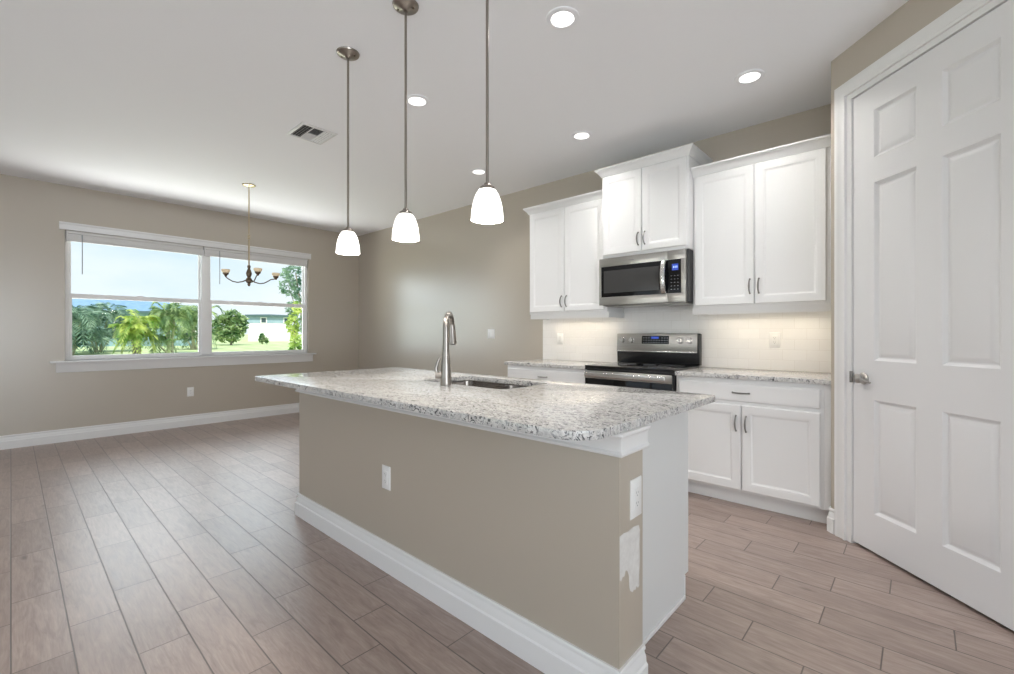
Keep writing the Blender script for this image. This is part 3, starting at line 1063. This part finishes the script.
# ================================================================== RANGE
rg = thing('range', (-1.75, YK, 0), 'stainless and black electric range with glass cooktop between the worktops', 'range')
RX0, RX1, RF = -2.134, -1.368, 3.345
MB().box(RX0 + 0.002, RX1 - 0.002, RF + 0.01, YK - 0.02, 0.02, 0.905).build('body', M['black'], rg, bevel=0.003)
for (x_, y_) in ((RX0 + 0.05, RF + 0.06), (RX1 - 0.05, RF + 0.06), (RX0 + 0.05, YK - 0.1), (RX1 - 0.05, YK - 0.1)):
    MB().lathe([(0.0, 0.0), (0.02, 0.0), (0.02, 0.022), (0.0, 0.022)], (x_, y_, 0), 14).build('foot', M['black'], rg)
MB().box(RX0, RX1, RF - 0.018, YK - 0.085, 0.906, 0.926).build('cooktop', M['black_glass'], rg, bevel=0.004)
rb_ = MB()
for (cx, cy, r) in ((-1.955, 3.50, 0.105), (-1.550, 3.50, 0.085), (-1.950, 3.74, 0.075), (-1.550, 3.74, 0.10), (-1.75, 3.76, 0.05)):
    rb_.lathe([(r, 0), (r + 0.003, 0), (r + 0.003, 0.0006), (r, 0.0006)], (cx, cy, 0.9262), 40, close=True)
tag(rb_.build('burner_rings', M['key'], rg), 'grey burner outlines on the glass')
frr = frame_xz(RF)
MB().fbox(frr, RX0, RX1, 0.886, 0.905, -0.005, 0.016).build('front_trim', M['black'], rg, bevel=0.002)
od = MB().fbox(frr, RX0 + 0.004, RX1 - 0.004, 0.215, 0.882, -0.008, 0.022).build('oven_door', M['black_glass'], rg, bevel=0.003)
MB().fbox(frr, RX0 + 0.004, RX1 - 0.004, 0.818, 0.883, 0.0222, 0.026).build('door_band', M['steel'], od, bevel=0.001)
hm = MB().fbox(frr, RX0 + 0.02, RX1 - 0.045, 0.833, 0.872, 0.040, 0.062)
hm.fbox(frr, RX0 + 0.02, RX0 + 0.045, 0.838, 0.868, 0.026, 0.041).fbox(frr, RX1 - 0.07, RX1 - 0.045, 0.838, 0.868, 0.026, 0.041)
hm.build('door_handle', M['steel_bright'], od, bevel=0.006, seg=3)
MB().fbox(frr, RX0 + 0.13, RX1 - 0.13, 0.36, 0.70, 0.0221, 0.0226).build('oven_window', M['screen'], od)
MB().fbox(frr, RX0 + 0.004, RX1 - 0.004, 0.045, 0.205, -0.005, 0.022).build('storage_drawer', M['steel'], rg, bevel=0.003)
# backguard
YG = 3.872
bgm = MB()
pg = [(YG + 0.006, 0.9265), (YK - 0.022, 0.9265), (YK - 0.022, 1.192), (YG + 0.018, 1.197), (YG + 0.010, 1.190), (YG + 0.001, 1.04)]
n = len(pg)
bgm.add([(RX0 + 0.008, y, z) for y, z in pg] + [(RX1 + 0.0, y, z) for y, z in pg],
        [tuple(range(n)), tuple(reversed(range(n, 2 * n)))] + [(i, (i + 1) % n, n + (i + 1) % n, n + i) for i in range(n)])
bgm.build('backguard', M['black'], rg, bevel=0.002)
tilt = lambda u, v, w: (u, YG + 0.001 + (v - 1.04) * 0.06 - w, v)
MB().fbox(tilt, RX0 + 0.010, RX1 - 0.014, 1.034, 1.196, 0.0, 0.012).build('control_panel', M['steel'], rg, bevel=0.004)
MB().fbox(tilt, RX0 + 0.010, RX1 - 0.014, 1.030, 1.040, 0.0, 0.016).build('panel_lip', M['steel_bright'], rg, bevel=0.002)
dsp = MB().fbox(tilt, -1.874, -1.622, 1.104, 1.176, 0.012, 0.0135).build('display', M['black_glass'], rg)
ks = MB()
for q in range(10):
    for r_ in range(3):
        if 3 <= q <= 6 and r_ == 2:
            continue
        u = -1.862 + q * 0.0245
        ks.fbox(tilt, u, u + 0.012, 1.112 + r_ * 0.021, 1.118 + r_ * 0.021, 0.0135, 0.0138)
ks.build('display_keys', M['key'], dsp)
MB().fbox(tilt, -1.785, -1.715, 1.150, 1.168, 0.0135, 0.0139).build('clock_window', M['blue_lcd'], dsp)
for ku in (-2.064, -1.975, -1.521, -1.440):
    kf = lambda a, b, w, ku=ku: tilt(ku + a, 1.136 + b, 0.012 + w)
    kb = MB().lathe([(0.0, 0), (0.027, 0), (0.027, 0.004), (0.022, 0.006), (0.0215, 0.024), (0.019, 0.028), (0.0, 0.028)], None, 24, fr=kf).build('knob', M['steel_bright'], rg)
    MB().fbox(kf, -0.004, 0.004, -0.021, 0.021, 0.0275, 0.034).build('grip', M['steel'], kb, bevel=0.001)

# ================================================================== MICROWAVE
mwv = thing('microwave', (-1.735, YK, 1.44), 'stainless over-the-range microwave with black window under the raised cabinet', 'microwave')
MX0, MX1, MF, MZ0, MZ1 = -2.122, -1.340, 3.575, 1.446, 1.858
MB().box(MX0 + 0.004, MX1, MF, YK - 0.010, MZ0, MZ1).build('case', M['dark_plastic'], mwv, bevel=0.003)
frm = frame_xz(MF)
MD = -1.497       # split between door and control side
DT = 0.032
# door: stainless frame with a black glass field
dmw = MB()
dmw.fbox(frm, MX0, MD, MZ1 - 0.074, MZ1 - 0.002, 0.001, DT).fbox(frm, MX0, MD, MZ0, MZ0 + 0.070, 0.001, DT)
dmw.fbox(frm, MX0, MX0 + 0.020, MZ0 + 0.070, MZ1 - 0.074, 0.001, DT)
dmo = dmw.build('door', M['steel'], mwv, bevel=0.0012)
gl_ = MB().fbox(frm, MX0 + 0.0205, MD, MZ0 + 0.0705, MZ1 - 0.0745, 0.001, DT - 0.002).build('door_glass', M['black_glass'], dmo)
MB().fbox(frm, MX0 + 0.045, MD - 0.075, MZ0 + 0.105, MZ1 - 0.112, DT - 0.002, DT - 0.0012).build('window_mesh', M['screen'], dmo)
MB().fbox(frm, -1.835, -1.788, MZ1 - 0.040, MZ1 - 0.034, DT, DT + 0.0006).build('logo', M['key'], dmo)
cp = MB()
cp.fbox(frm, MD + 0.002, MX1 - 0.014, MZ1 - 0.074, MZ1 - 0.002, 0.001, DT).fbox(frm, MD + 0.002, MX1 - 0.014, MZ0, MZ0 + 0.070, 0.001, DT)
cp.fbox(frm, MX1 - 0.050, MX1 - 0.014, MZ0 + 0.070, MZ1 - 0.074, 0.001, DT)
cpo = cp.build('control_surround', M['steel'], mwv, bevel=0.0012)
kp = MB().fbox(frm, MD + 0.002, MX1 - 0.0505, MZ0 + 0.0705, MZ1 - 0.0745, 0.001, DT - 0.001).build('control_panel', M['black_glass'], mwv)
MB().fbox(frm, -1.462, -1.412, 1.698, 1.748, DT - 0.001, DT - 0.0004).build('display', M['blue_lcd'], kp)
dg = MB()
for q in range(3):
    u = -1.453 + q * 0.013
    dg.fbox(frm, u, u + 0.008, 1.716, 1.732, DT - 0.0004, DT + 0.0001)
dg.build('display_digits', M['lcd_digit'], kp)
for r_ in range(5):
    for q in range(3):
        u = -1.472 + q * 0.026
        MB().fbox(frm, u, u + 0.010, 1.545 + r_ * 0.027, 1.549 + r_ * 0.027, DT - 0.001, DT - 0.0005).build('key', M['key'], kp, smooth=0)
mh = MB()
pts, rs = [], []
hv0, hv1 = MZ0 + 0.072, MZ1 - 0.078
for k_ in range(15):
    t = -1 + 2 * k_ / 14
    pts.append((MD - 0.028, (hv0 + hv1) / 2 + t * (hv1 - hv0) / 2, DT + 0.006 + 0.034 * (1 - t * t) ** 0.8))
vs, fs = [], []
for (u, v, w) in pts:
    for (du, dw) in ((-0.020, 0), (-0.016, 0.009), (0, 0.012), (0.016, 0.009), (0.020, 0), (0.014, -0.006), (-0.014, -0.006)):
        vs.append(frm(u + du, v, w + dw))
k7 = 7
for i in range(14):
    for j in range(k7):
        j2 = (j + 1) % k7
        fs.append((i * k7 + j, i * k7 + j2, (i + 1) * k7 + j2, (i + 1) * k7 + j))
fs += [tuple(range(7)), tuple(range(14 * 7, 15 * 7))]
mh.add(vs, fs)
for vv in (hv0 + 0.012, hv1 - 0.012):
    mh.fbox(frm, MD - 0.040, MD - 0.016, vv - 0.012, vv + 0.012, DT - 0.002, DT + 0.012)
mh.build('handle', M['steel_bright'], dmo)
MB().box(MX0 + 0.03, MX1 - 0.03, MF + 0.02, YK - 0.06, MZ0 - 0.010, MZ0 - 0.0005).build('bottom_grille', M['steel'], mwv, bevel=0.003)

# ================================================================== OUTLETS AND SWITCHES
FX = {'py': lambda c: (lambda u, v, w: (c[0] + u, c[1] - w, c[2] + v)),       # faces -y
      'px': lambda c: (lambda u, v, w: (c[0] + w, c[1] + u, c[2] + v))}       # faces +x


def outlet(c, face, label, h=0.118, w=0.073, kind='duplex'):
    fr = FX[face](c)
    nm = 'light_switch' if kind == 'switch' else 'wall_outlet'
    t = thing(nm, c, label, 'switch' if kind == 'switch' else 'outlet')
    MB().nested(fr, -w / 2, w / 2, -h / 2, h / 2, [(0, 0.0005), (0.0, 0.003), (0.004, 0.0055)], back=0.0002).build('cover_plate', M['plate'], t)
    if kind == 'switch':
        for q in (-0.0235, 0.0235):
            MB().nested(fr, q - 0.0165, q + 0.0165, -0.033, 0.033, [(0, 0.0055), (0.001, 0.008), (0.003, 0.0085)]).build('rocker', M['plate'], t)
    else:
        rc = MB().nested(fr, -0.0165, 0.0165, -0.034, 0.034, [(0, 0.0054), (0.0008, 0.0072), (0.002, 0.0075)]).build('receptacle', M['plate'], t)
        sm = MB()
        for cv in (-0.017, 0.017):
            sm.fbox(fr, -0.0075, -0.0055, cv - 0.002, cv + 0.006, 0.0074, 0.0078).fbox(fr, 0.0050, 0.0070, cv - 0.002, cv + 0.005, 0.0074, 0.0078)
            sm.fbox(fr, -0.0022, 0.0022, cv - 0.010, cv - 0.006, 0.0074, 0.0078)
        sm.build('slots', M['slot'], rc)
    return t


outlet((XW, 1.573, 0.441), 'px', 'white outlet low on the beige wall under the window')
outlet((-2.003, IY0, 0.466), 'py', 'white outlet on the long beige side of the island')
outlet((IX1, 1.395, 0.653), 'px', 'white outlet on the narrow island end above the filler patch', h=0.128, w=0.077)
outlet((-3.878, YK, 1.193), 'py', 'white double switch on the bare wall beyond the cabinets', h=0.116, w=0.116, kind='switch')
outlet((-0.829, YK - 0.009, 1.146), 'py', 'white outlet on the tile between the range and pantry wall')
outlet((-2.840, YK - 0.009, 1.140), 'py', 'white outlet on the tile over the far worktop')

# ================================================================== CEILING FIXTURES
DG = 'recessed ceiling downlights'


def downlight(loc, label):
    t = thing('recessed_downlight', loc, label, 'ceiling light', DG)
    MB().lathe([(0.060, -0.008), (0.064, -0.009), (0.084, -0.005), (0.087, 0.0), (0.060, 0.0)], loc, 40, close=True).build('trim_ring', M['ceiling'], t)
    MB().lathe([(0.0, -0.0065), (0.0605, -0.0065), (0.0605, -0.002), (0.0, -0.002)], loc, 40).build('lens', M['lens'], t)
    return t


dl0 = downlight((-1.380, 1.939, H), 'round recessed ceiling light nearest above the island, largest of them')
DL = [(-1.380, 1.939, H)]
for (x_, y_, lab) in ((-2.626, 1.934, 'round recessed ceiling light just beside the middle pendant rod'),
                      (-0.811, 3.188, 'round recessed ceiling light above the wide cabinet near the pantry'),
                      (-2.077, 3.192, 'round recessed ceiling light in front of the raised cabinet over the microwave'),
                      (-3.312, 3.200, 'round recessed ceiling light farthest off, beside the rod of the nearest pendant')):
    copy_tree(dl0, (x_, y_, H), lab)
    DL.append((x_, y_, H))
for p in DL:
    lamp('downlight_beam', 'AREA', (p[0], p[1], H - 0.016), 4.7, (1.0, 0.97, 0.93), (0, 0, 0), shape='DISK', size=0.11, spread=radians(125))

PG = 'pendant lights over the island'


def pendant(loc, label):
    x, y, z = loc
    t = thing('pendant_light', loc, label, 'pendant light', PG)
    MB().lathe([(0.0, -0.030), (0.012, -0.030), (0.020, -0.022), (0.050, -0.016), (0.062, -0.008), (0.065, 0.0), (0.0, 0.0)], loc, 36).build('canopy', M['pewter'], t)
    for a in (0.6, 0.6 + pi):
        MB().lathe([(0.0, -0.022), (0.005, -0.021), (0.006, -0.012), (0.0, -0.012)], (x + 0.04 * cos(a), y + 0.04 * sin(a), z), 12).build('canopy_screw', M['bronze'], t)
    MB().tube([(x, y, z - 0.028), (x, y, 1.815)], 0.0062, 14).build('rod', M['pewter'], t)
    MB().lathe([(0.0, 0.020), (0.012, 0.020), (0.016, 0.012), (0.031, 0.002), (0.033, -0.008), (0.0, -0.008)], (x, y, 1.800), 28).build('socket_cap', M['pewter'], t)
    pr = [(0.026, 1.797), (0.038, 1.788), (0.048, 1.772), (0.056, 1.750), (0.062, 1.726), (0.066, 1.698), (0.068, 1.666)]
    inn = [(r - 0.004, zz) for r, zz in reversed(pr)]
    MB().lathe([(r, zz) for r, zz in pr + inn], (x, y, 0), 40, close=True).build('glass_shade', M['shade'], t)
    MB().lathe([(0.0, 0.0), (0.018, 0.008), (0.026, 0.024), (0.026, 0.036), (0.016, 0.056), (0.013, 0.085), (0.0, 0.085)], (x, y, 1.695), 20).build('bulb', M['lens'], t)
    return t


pd0 = pendant((-2.483, 1.335, H), 'pendant with white bell glass shade, farthest of three, nearest the window')
PDL = [(-2.483, 1.335)]
for (x_, lab) in ((-1.907, 'pendant with white bell glass shade in the middle of the row'),
                  (-1.331, 'pendant with white bell glass shade closest to the wall cabinets')):
    copy_tree(pd0, (x_, 1.335, H), lab)
    PDL.append((x_, 1.335))
for (x_, y_) in PDL:
    lamp('pendant_glow', 'POINT', (x_, y_, 1.645), 7, (1.0, 0.93, 0.84), shadow_soft_size=0.05)

# chandelier over the dining spot
HX, HY = -5.492, 1.778
ch = thing('chandelier', (HX, HY, H), 'small bronze three-arm chandelier hanging in front of the window', 'chandelier')
MB().lathe([(0.0, -0.022), (0.015, -0.022), (0.03, -0.016), (0.062, -0.010), (0.068, 0.0), (0.0, 0.0)], (HX, HY, H), 32).build('canopy', M['brass'], ch)
rd = MB().tube([(HX, HY, H - 0.02), (HX, HY, 2.30)], 0.0065, 10)
rd.tube([(HX, HY, 2.235), (HX, HY, 1.95)], 0.0085, 10)
for k_ in range(3):
    zz = 2.285 - k_ * 0.018
    rd.lathe([(0.012, -0.004), (0.017, 0.0), (0.012, 0.004), (0.007, 0.0)], (HX, HY, zz), 14, close=True)
rd.build('rod', M['brass'], ch)
MB().lathe([(0.0, 1.952), (0.014, 1.950), (0.018, 1.935), (0.012, 1.915), (0.022, 1.888), (0.030, 1.860), (0.024, 1.835), (0.016, 1.820), (0.028, 1.800), (0.034, 1.780), (0.028, 1.762), (0.014, 1.752), (0.016, 1.738), (0.009, 1.722), (0.0, 1.718)], (HX, HY, 0), 28).build('center_column', M['bronze'], ch)
rtv, fwv = Vector((cos(YAW), sin(YAW), 0)), Vector((-sin(YAW), cos(YAW), 0))
for (la, de) in ((-0.195, -0.10), (0.197, -0.18), (0.195, 0.20)):
    d = rtv * la + fwv * de
    Rr = d.length
    d = d.normalized()
    pts = []
    for (r_, zz) in ((0.020, 1.790), (0.06, 1.768), (0.11, 1.757), (0.155, 1.766), (0.195, 1.790), (0.225, 1.812), (Rr, 1.826)):
        p = Vector((HX, HY, zz)) + d * min(r_, Rr)
        pts.append(p)
    am = MB().tube(pts, [0.0075, 0.0065, 0.006, 0.006, 0.006, 0.006, 0.007], 10).build('arm', M['bronze'], ch)
    c = Vector((HX, HY, 0)) + d * Rr
    MB().lathe([(0.0, 1.812), (0.010, 1.815), (0.014, 1.828), (0.028, 1.842), (0.030, 1.855), (0.0, 1.852)], (c.x, c.y, 0), 22).build('cup', M['bronze'], am)
    pr = [(0.028, 1.8555), (0.038, 1.866), (0.042, 1.880), (0.041, 1.893)]
    MB().lathe(pr + [(r_ - 0.003, zz) for r_, zz in reversed(pr)], (c.x, c.y, 0), 26, close=True).build('glass_shade', M['amber'], am)

# ceiling air register
VX0, VX1, VY0, VY1 = -3.855, -3.545, 1.525, 1.820
ve = thing('air_vent', ((VX0 + VX1) / 2, (VY0 + VY1) / 2, H), 'square white louvred air register in the ceiling near the pendants', 'air vent')
vf = MB()
vf.nested(lambda u, v, w: (u, v, H - w), VX0, VX1, VY0, VY1, [(0, 0.0), (0.003, 0.006), (0.022, 0.010), (0.024, 0.004), (0.026, 0.0002)])
vf.f.pop()
vf.build('frame', M['vent'], ve)
MB().box(VX0 + 0.02, VX1 - 0.02, VY0 + 0.02, VY1 - 0.02, H - 0.0014, H - 0.0006).build('duct_opening', M['vent_dark'], ve)
lx0, lx1, ly0, ly1 = VX0 + 0.026, VX1 - 0.026, VY0 + 0.026, VY1 - 0.026
xm = (lx0 + lx1) / 2
vb = MB().box(lx0, lx1, ly0 + 0.076, ly0 + 0.080, H - 0.010, H - 0.002).box(lx0, lx1, ly1 - 0.080, ly1 - 0.076, H - 0.010, H - 0.002)
vb.box(xm - 0.002, xm + 0.002, ly0 + 0.080, ly1 - 0.080, H - 0.010, H - 0.002)
for i in range(4):          # side banks, blades along x leaning outward
    for (ya, sg) in ((ly0 + 0.012 + i * 0.020, -1), (ly1 - 0.012 - i * 0.020, 1)):
        vb.add([(lx0, ya, H - 0.002), (lx0, ya + sg * 0.010, H - 0.010), (lx1, ya + sg * 0.010, H - 0.010), (lx1, ya, H - 0.002)], [(0, 1, 2, 3)])
for i in range(6):          # centre banks, blades along y
    for (xa, sg) in ((lx0 + 0.012 + i * 0.020, -1), (lx1 - 0.012 - i * 0.020, 1)):
        vb.add([(xa, ly0 + 0.080, H - 0.002), (xa + sg * 0.010, ly0 + 0.080, H - 0.010), (xa + sg * 0.010, ly1 - 0.080, H - 0.010), (xa, ly1 - 0.080, H - 0.002)], [(0, 1, 2, 3)])
vb.build('louvres', M['vent'], ve, smooth=0)

# ================================================================== OUTSIDE
FWD = Vector((-sin(YAW), cos(YAW)))
RGT = Vector((cos(YAW), sin(YAW)))


def gz(x):
    return -0.15 + 0.0105 * max(0, -x - 7)


def at(px, depth):
    p = FWD * depth + RGT * (depth * (px - 507) / 453.4)
    return p.x, p.y, gz(p.x)


lw = MB()
gx = [-7.15 - q * 6 for q in range(20)]
vs, fs = [], []
for x_ in gx:
    for y_ in (-60, -30, 0, 15, 30, 60, 110):
        vs.append((x_, y_, gz(x_)))
for i in range(len(gx) - 1):
    for j in range(6):
        fs.append((i * 7 + j, i * 7 + j + 1, (i + 1) * 7 + j + 1, (i + 1) * 7 + j))
lw.add(vs, fs)
tag(lw.build('lawn', M['grass']), None, None, None, 'structure')


def house(name, p0, p1, depth, eave, ridge, mats, label, band=None, windows=(), over=0.5, gable=False):
    """front wall from p0 to p1 (plan), the building extends away from the viewer"""
    a, b = Vector(p0[:2]), Vector(p1[:2])
    d = (b - a)
    Ln = d.length
    d.normalize()
    nrm = Vector((d.y, -d.x))
    if nrm.dot(a) > 0:
        nrm = -nrm                       # outward, towards the camera side
    g = min(p0[2], p1[2]) - 0.25
    t = thing(name, (a.x, a.y, g), label, 'house')
    fr = lambda u, v, w: (a.x + d.x * u + nrm.x * w, a.y + d.y * u + nrm.y * w, g + v)
    wz = band if band else eave
    MB().fbox(fr, 0, Ln, 0, wz, -depth, 0).build('wall', mats[0], t)
    if band:
        MB().fbox(fr, -0.02, Ln + 0.02, band, eave, -depth, 0.03).build('wall_band', mats[1], t)
    rf = MB()
    o = over
    if gable:
        vs = [fr(-o, eave, o), fr(Ln + o, eave, o), fr(Ln + o, eave, -depth - o), fr(-o, eave, -depth - o), fr(-o, ridge, -depth / 2), fr(Ln + o, ridge, -depth / 2)]
    else:
        q = min(depth / 2, Ln / 2)
        vs = [fr(-o, eave, o), fr(Ln + o, eave, o), fr(Ln + o, eave, -depth - o), fr(-o, eave, -depth - o), fr(q, ridge, -depth / 2), fr(Ln - q, ridge, -depth / 2)]
    rf.add(vs, [(0, 1, 5, 4), (1, 2, 5), (2, 3, 4, 5), (3, 0, 4), (0, 3, 2, 1)])
    rf.build('roof', mats[2], t, smooth=0)
    MB().fbox(fr, -o, Ln + o, eave - 0.16, eave, o - 0.05, o).build('fascia', M['fascia'], t)
    for (u0, u1, v0, v1) in windows:
        f = MB().fbox(fr, u0 - 0.1, u1 + 0.1, v0 - 0.1, v1 + 0.1, 0, 0.06).build('window', M['white_stucco'], t)
        MB().fbox(fr, u0, u1, v0, v1, 0.06, 0.07).build('pane', M['house_glass'], f)
    return t


p0, p1 = at(-60, 30), at(197, 36.5)
house('neighbor_house', p0, p1, 5, 2.95, 3.9, (M['teal_siding'], None, M['roof']),
      'low teal-grey house with blue-grey roof behind the palms', windows=((9.0, 10.2, 0.95, 2.1), (13.2, 14.0, 0.95, 2.1)), over=0.4)
p0, p1 = at(248, 50), at(290, 52)
house('neighbor_house', p0, p1, 8, 3.2, 3.45, (M['white_stucco'], M['blue_stucco'], M['fascia']),
      'white house with blue-grey upper band beyond the lawn', band=2.3, windows=((1.3, 1.75, 2.35, 2.85), (3.6, 4.0, 2.4, 2.85)), over=0.3)


def frond(mb, base, az, length, rise, droop, leaf_len, rng, nleaf=15, wl=0.045):
    dirv = Vector((cos(az), sin(az), 0))
    side = Vector((-sin(az), cos(az), 0))
    pts = []
    for k in range(nleaf + 1):
        t = k / nleaf
        pts.append(base + dirv * (length * t * (1 - 0.15 * t)) + Vector((0, 0, rise * t * (1.6 - 0.6 * t) - droop * t * t * t)))
    mb.tube(pts[::2] if nleaf % 2 == 0 else pts, 0.012, 4, cap=False)
    for k in range(2, nleaf + 1):
        t = k / nleaf
        p = pts[k]
        tg = (pts[k] - pts[k - 1]).normalized()
        ll = leaf_len * (0.45 + 0.9 * sin(pi * min(1, 0.12 + t * 0.85))) * rng.uniform(0.8, 1.1)
        for s_ in (-1, 1):
            e = p + side * (s_ * ll * 0.72) + tg * (ll * 0.55) + Vector((0, 0, -ll * rng.uniform(0.15, 0.5)))
            m_ = (p + e) / 2 + Vector((0, 0, ll * 0.06))
            wv = tg * wl
            mb.add([p - wv * 0.5, m_ - wv, e, m_ + wv], [(0, 1, 2, 3)])


def palm(loc, label, leafm, h, n_stems, spread, flen, seed, stemm=None, rise=0.9):
    rng = random.Random(seed)
    t = thing('palm_tree', loc, label, 'palm', 'palms in the garden')
    fo, stm = MB(), MB()
    g = Vector(loc)
    for k in range(n_stems):
        az = 2 * pi * k / n_stems + rng.uniform(-0.5, 0.5)
        top = g + Vector((cos(az) * spread * rng.uniform(0.3, 1), sin(az) * spread * rng.uniform(0.3, 1), h * rng.uniform(0.12, 0.66)))
        b0 = g + Vector((cos(az) * 0.12, sin(az) * 0.12, -0.05))
        stm.tube([b0, (b0 + top) / 2 + Vector((cos(az), sin(az), 0)) * -0.06, top], [0.055, 0.045, 0.03], 6)
        for q in range(9):
            a2 = az + 2 * pi * q / 9 + rng.uniform(-0.4, 0.4)
            fl_ = flen * rng.uniform(0.75, 1.15)
            frond(fo, top, a2, fl_, h * 0.36 * rise * rng.uniform(0.3, 1.35), h * 0.36 * rng.uniform(0.4, 1.5), flen * 0.32, rng)
    stm.build('stems', stemm or M['bark'], t)
    tag(fo.build('fronds', leafm, t, smooth=0, recalc=False), None)
    return t


palm(at(70, 23), 'dark blue-green palm clump cut off by the window edge, leftmost of the palms', M['leaf_dark'], 3.4, 7, 0.8, 1.5, 3, M['pale_bark'])
palm(at(98, 26), 'blue-green palm clump with pale stems, second from the bare wall', M['leaf_dark'], 3.3, 7, 0.8, 1.4, 4, M['pale_bark'])
palm(at(137, 23), 'bright yellow-green palm standing out in the middle of the lawn edge', M['leaf_bright'], 2.5, 7, 0.30, 0.95, 8)
palm(at(170, 25), 'tall green palm clump with thin stems just beyond the bright palm', M['leaf'], 3.2, 7, 0.5, 1.05, 13, M['pale_bark'])
palm(at(194, 30), 'tallest green palm next to the window mullion, its top above the rail', M['leaf'], 4.2, 6, 0.5, 1.4, 21, M['pale_bark'])


def leafy(loc, name, label, cat, leafm, blobs, n, ls, seed, trunk=None):
    rng = random.Random(seed)
    t = thing(name, loc, label, cat)
    g = Vector(loc)
    fo = MB()
    for (cx, cz, rx, rz, share) in blobs:      # offsets along the view's right hand and up
        c = g + Vector((RGT.x * cx, RGT.y * cx, cz))
        for _ in range(int(n * share)):
            u = Vector((rng.gauss(0, 1), rng.gauss(0, 1), rng.gauss(0, 1))).normalized() * rng.uniform(0.55, 1.0)
            p = c + Vector((u.x * rx, u.y * rx, u.z * rz))
            a = Vector((rng.uniform(-1, 1), rng.uniform(-1, 1), rng.uniform(-0.6, 0.8))).normalized()
            b = a.cross(Vector((rng.uniform(-1, 1), rng.uniform(-1, 1), rng.uniform(-1, 1)))).normalized()
            s_ = ls * rng.uniform(0.6, 1.3)
            fo.add([p - a * s_, p + b * s_ * 0.45, p + a * s_, p - b * s_ * 0.45], [(0, 1, 2, 3)])
    tr = MB()
    for (pts, r0, r1) in (trunk or []):
        q = [g + Vector((RGT.x * u, RGT.y * u, z)) for u, z in pts]
        tr.tube(q, [r0 + (r1 - r0) * i / (len(q) - 1) for i in range(len(q))], 8)
    tr.build('trunk', M['bark'], t)
    fo.build('foliage', leafm, t, smooth=0, recalc=False)
    return t


leafy(at(231, 38), 'broadleaf_tree', 'round bushy green tree beside the white house', 'tree', M['leaf'],
      [(-0.7, 1.6, 0.85, 0.95, 0.3), (0.55, 1.75, 0.85, 0.95, 0.3), (0.0, 2.3, 0.8, 0.7, 0.2), (-0.2, 0.9, 1.1, 0.7, 0.2)], 1900, 0.19, 31, [([(0, -0.1), (0.05, 0.8), (0, 1.6)], 0.10, 0.05)])
leafy(at(263.5, 41), 'garden_shrub', 'small shrub growing in front of the white house wall', 'shrub', M['leaf'],
      [(-0.15, 0.55, 0.28, 0.5, 0.6), (0.25, 0.35, 0.2, 0.3, 0.4)], 320, 0.12, 32, [([(-0.1, -0.1), (-0.15, 0.5)], 0.04, 0.02)])
leafy(at(292, 14.5), 'broadleaf_tree', 'tall airy tree with grey-green leaves at the right edge of the window', 'tree', M['leaf_dark'],
      [(0.1, 3.15, 0.42, 0.35, 0.3), (-0.15, 2.75, 0.28, 0.3, 0.15), (0.3, 2.55, 0.3, 0.35, 0.25), (0.02, 2.05, 0.22, 0.28, 0.15), (0.40, 1.6, 0.25, 0.4, 0.15)], 900, 0.075, 33,
      [([(0.38, -0.1), (0.36, 1.2), (0.25, 2.3), (0.12, 3.2)], 0.05, 0.02), ([(0.30, 1.9), (0.05, 2.3), (-0.12, 2.8)], 0.02, 0.01)])
leafy(at(295, 13.2), 'croton_shrub', 'yellow-green variegated shrub growing up beside the airy tree', 'shrub', M['leaf_bright'],
      [(-0.05, 1.55, 0.18, 0.30, 0.3), (0.02, 0.9, 0.20, 0.45, 0.35), (-0.10, 0.35, 0.16, 0.30, 0.2), (0.05, 2.0, 0.16, 0.2, 0.15)], 520, 0.08, 34, [([(0.0, -0.1), (0.0, 1.0), (-0.03, 1.9)], 0.03, 0.012)])
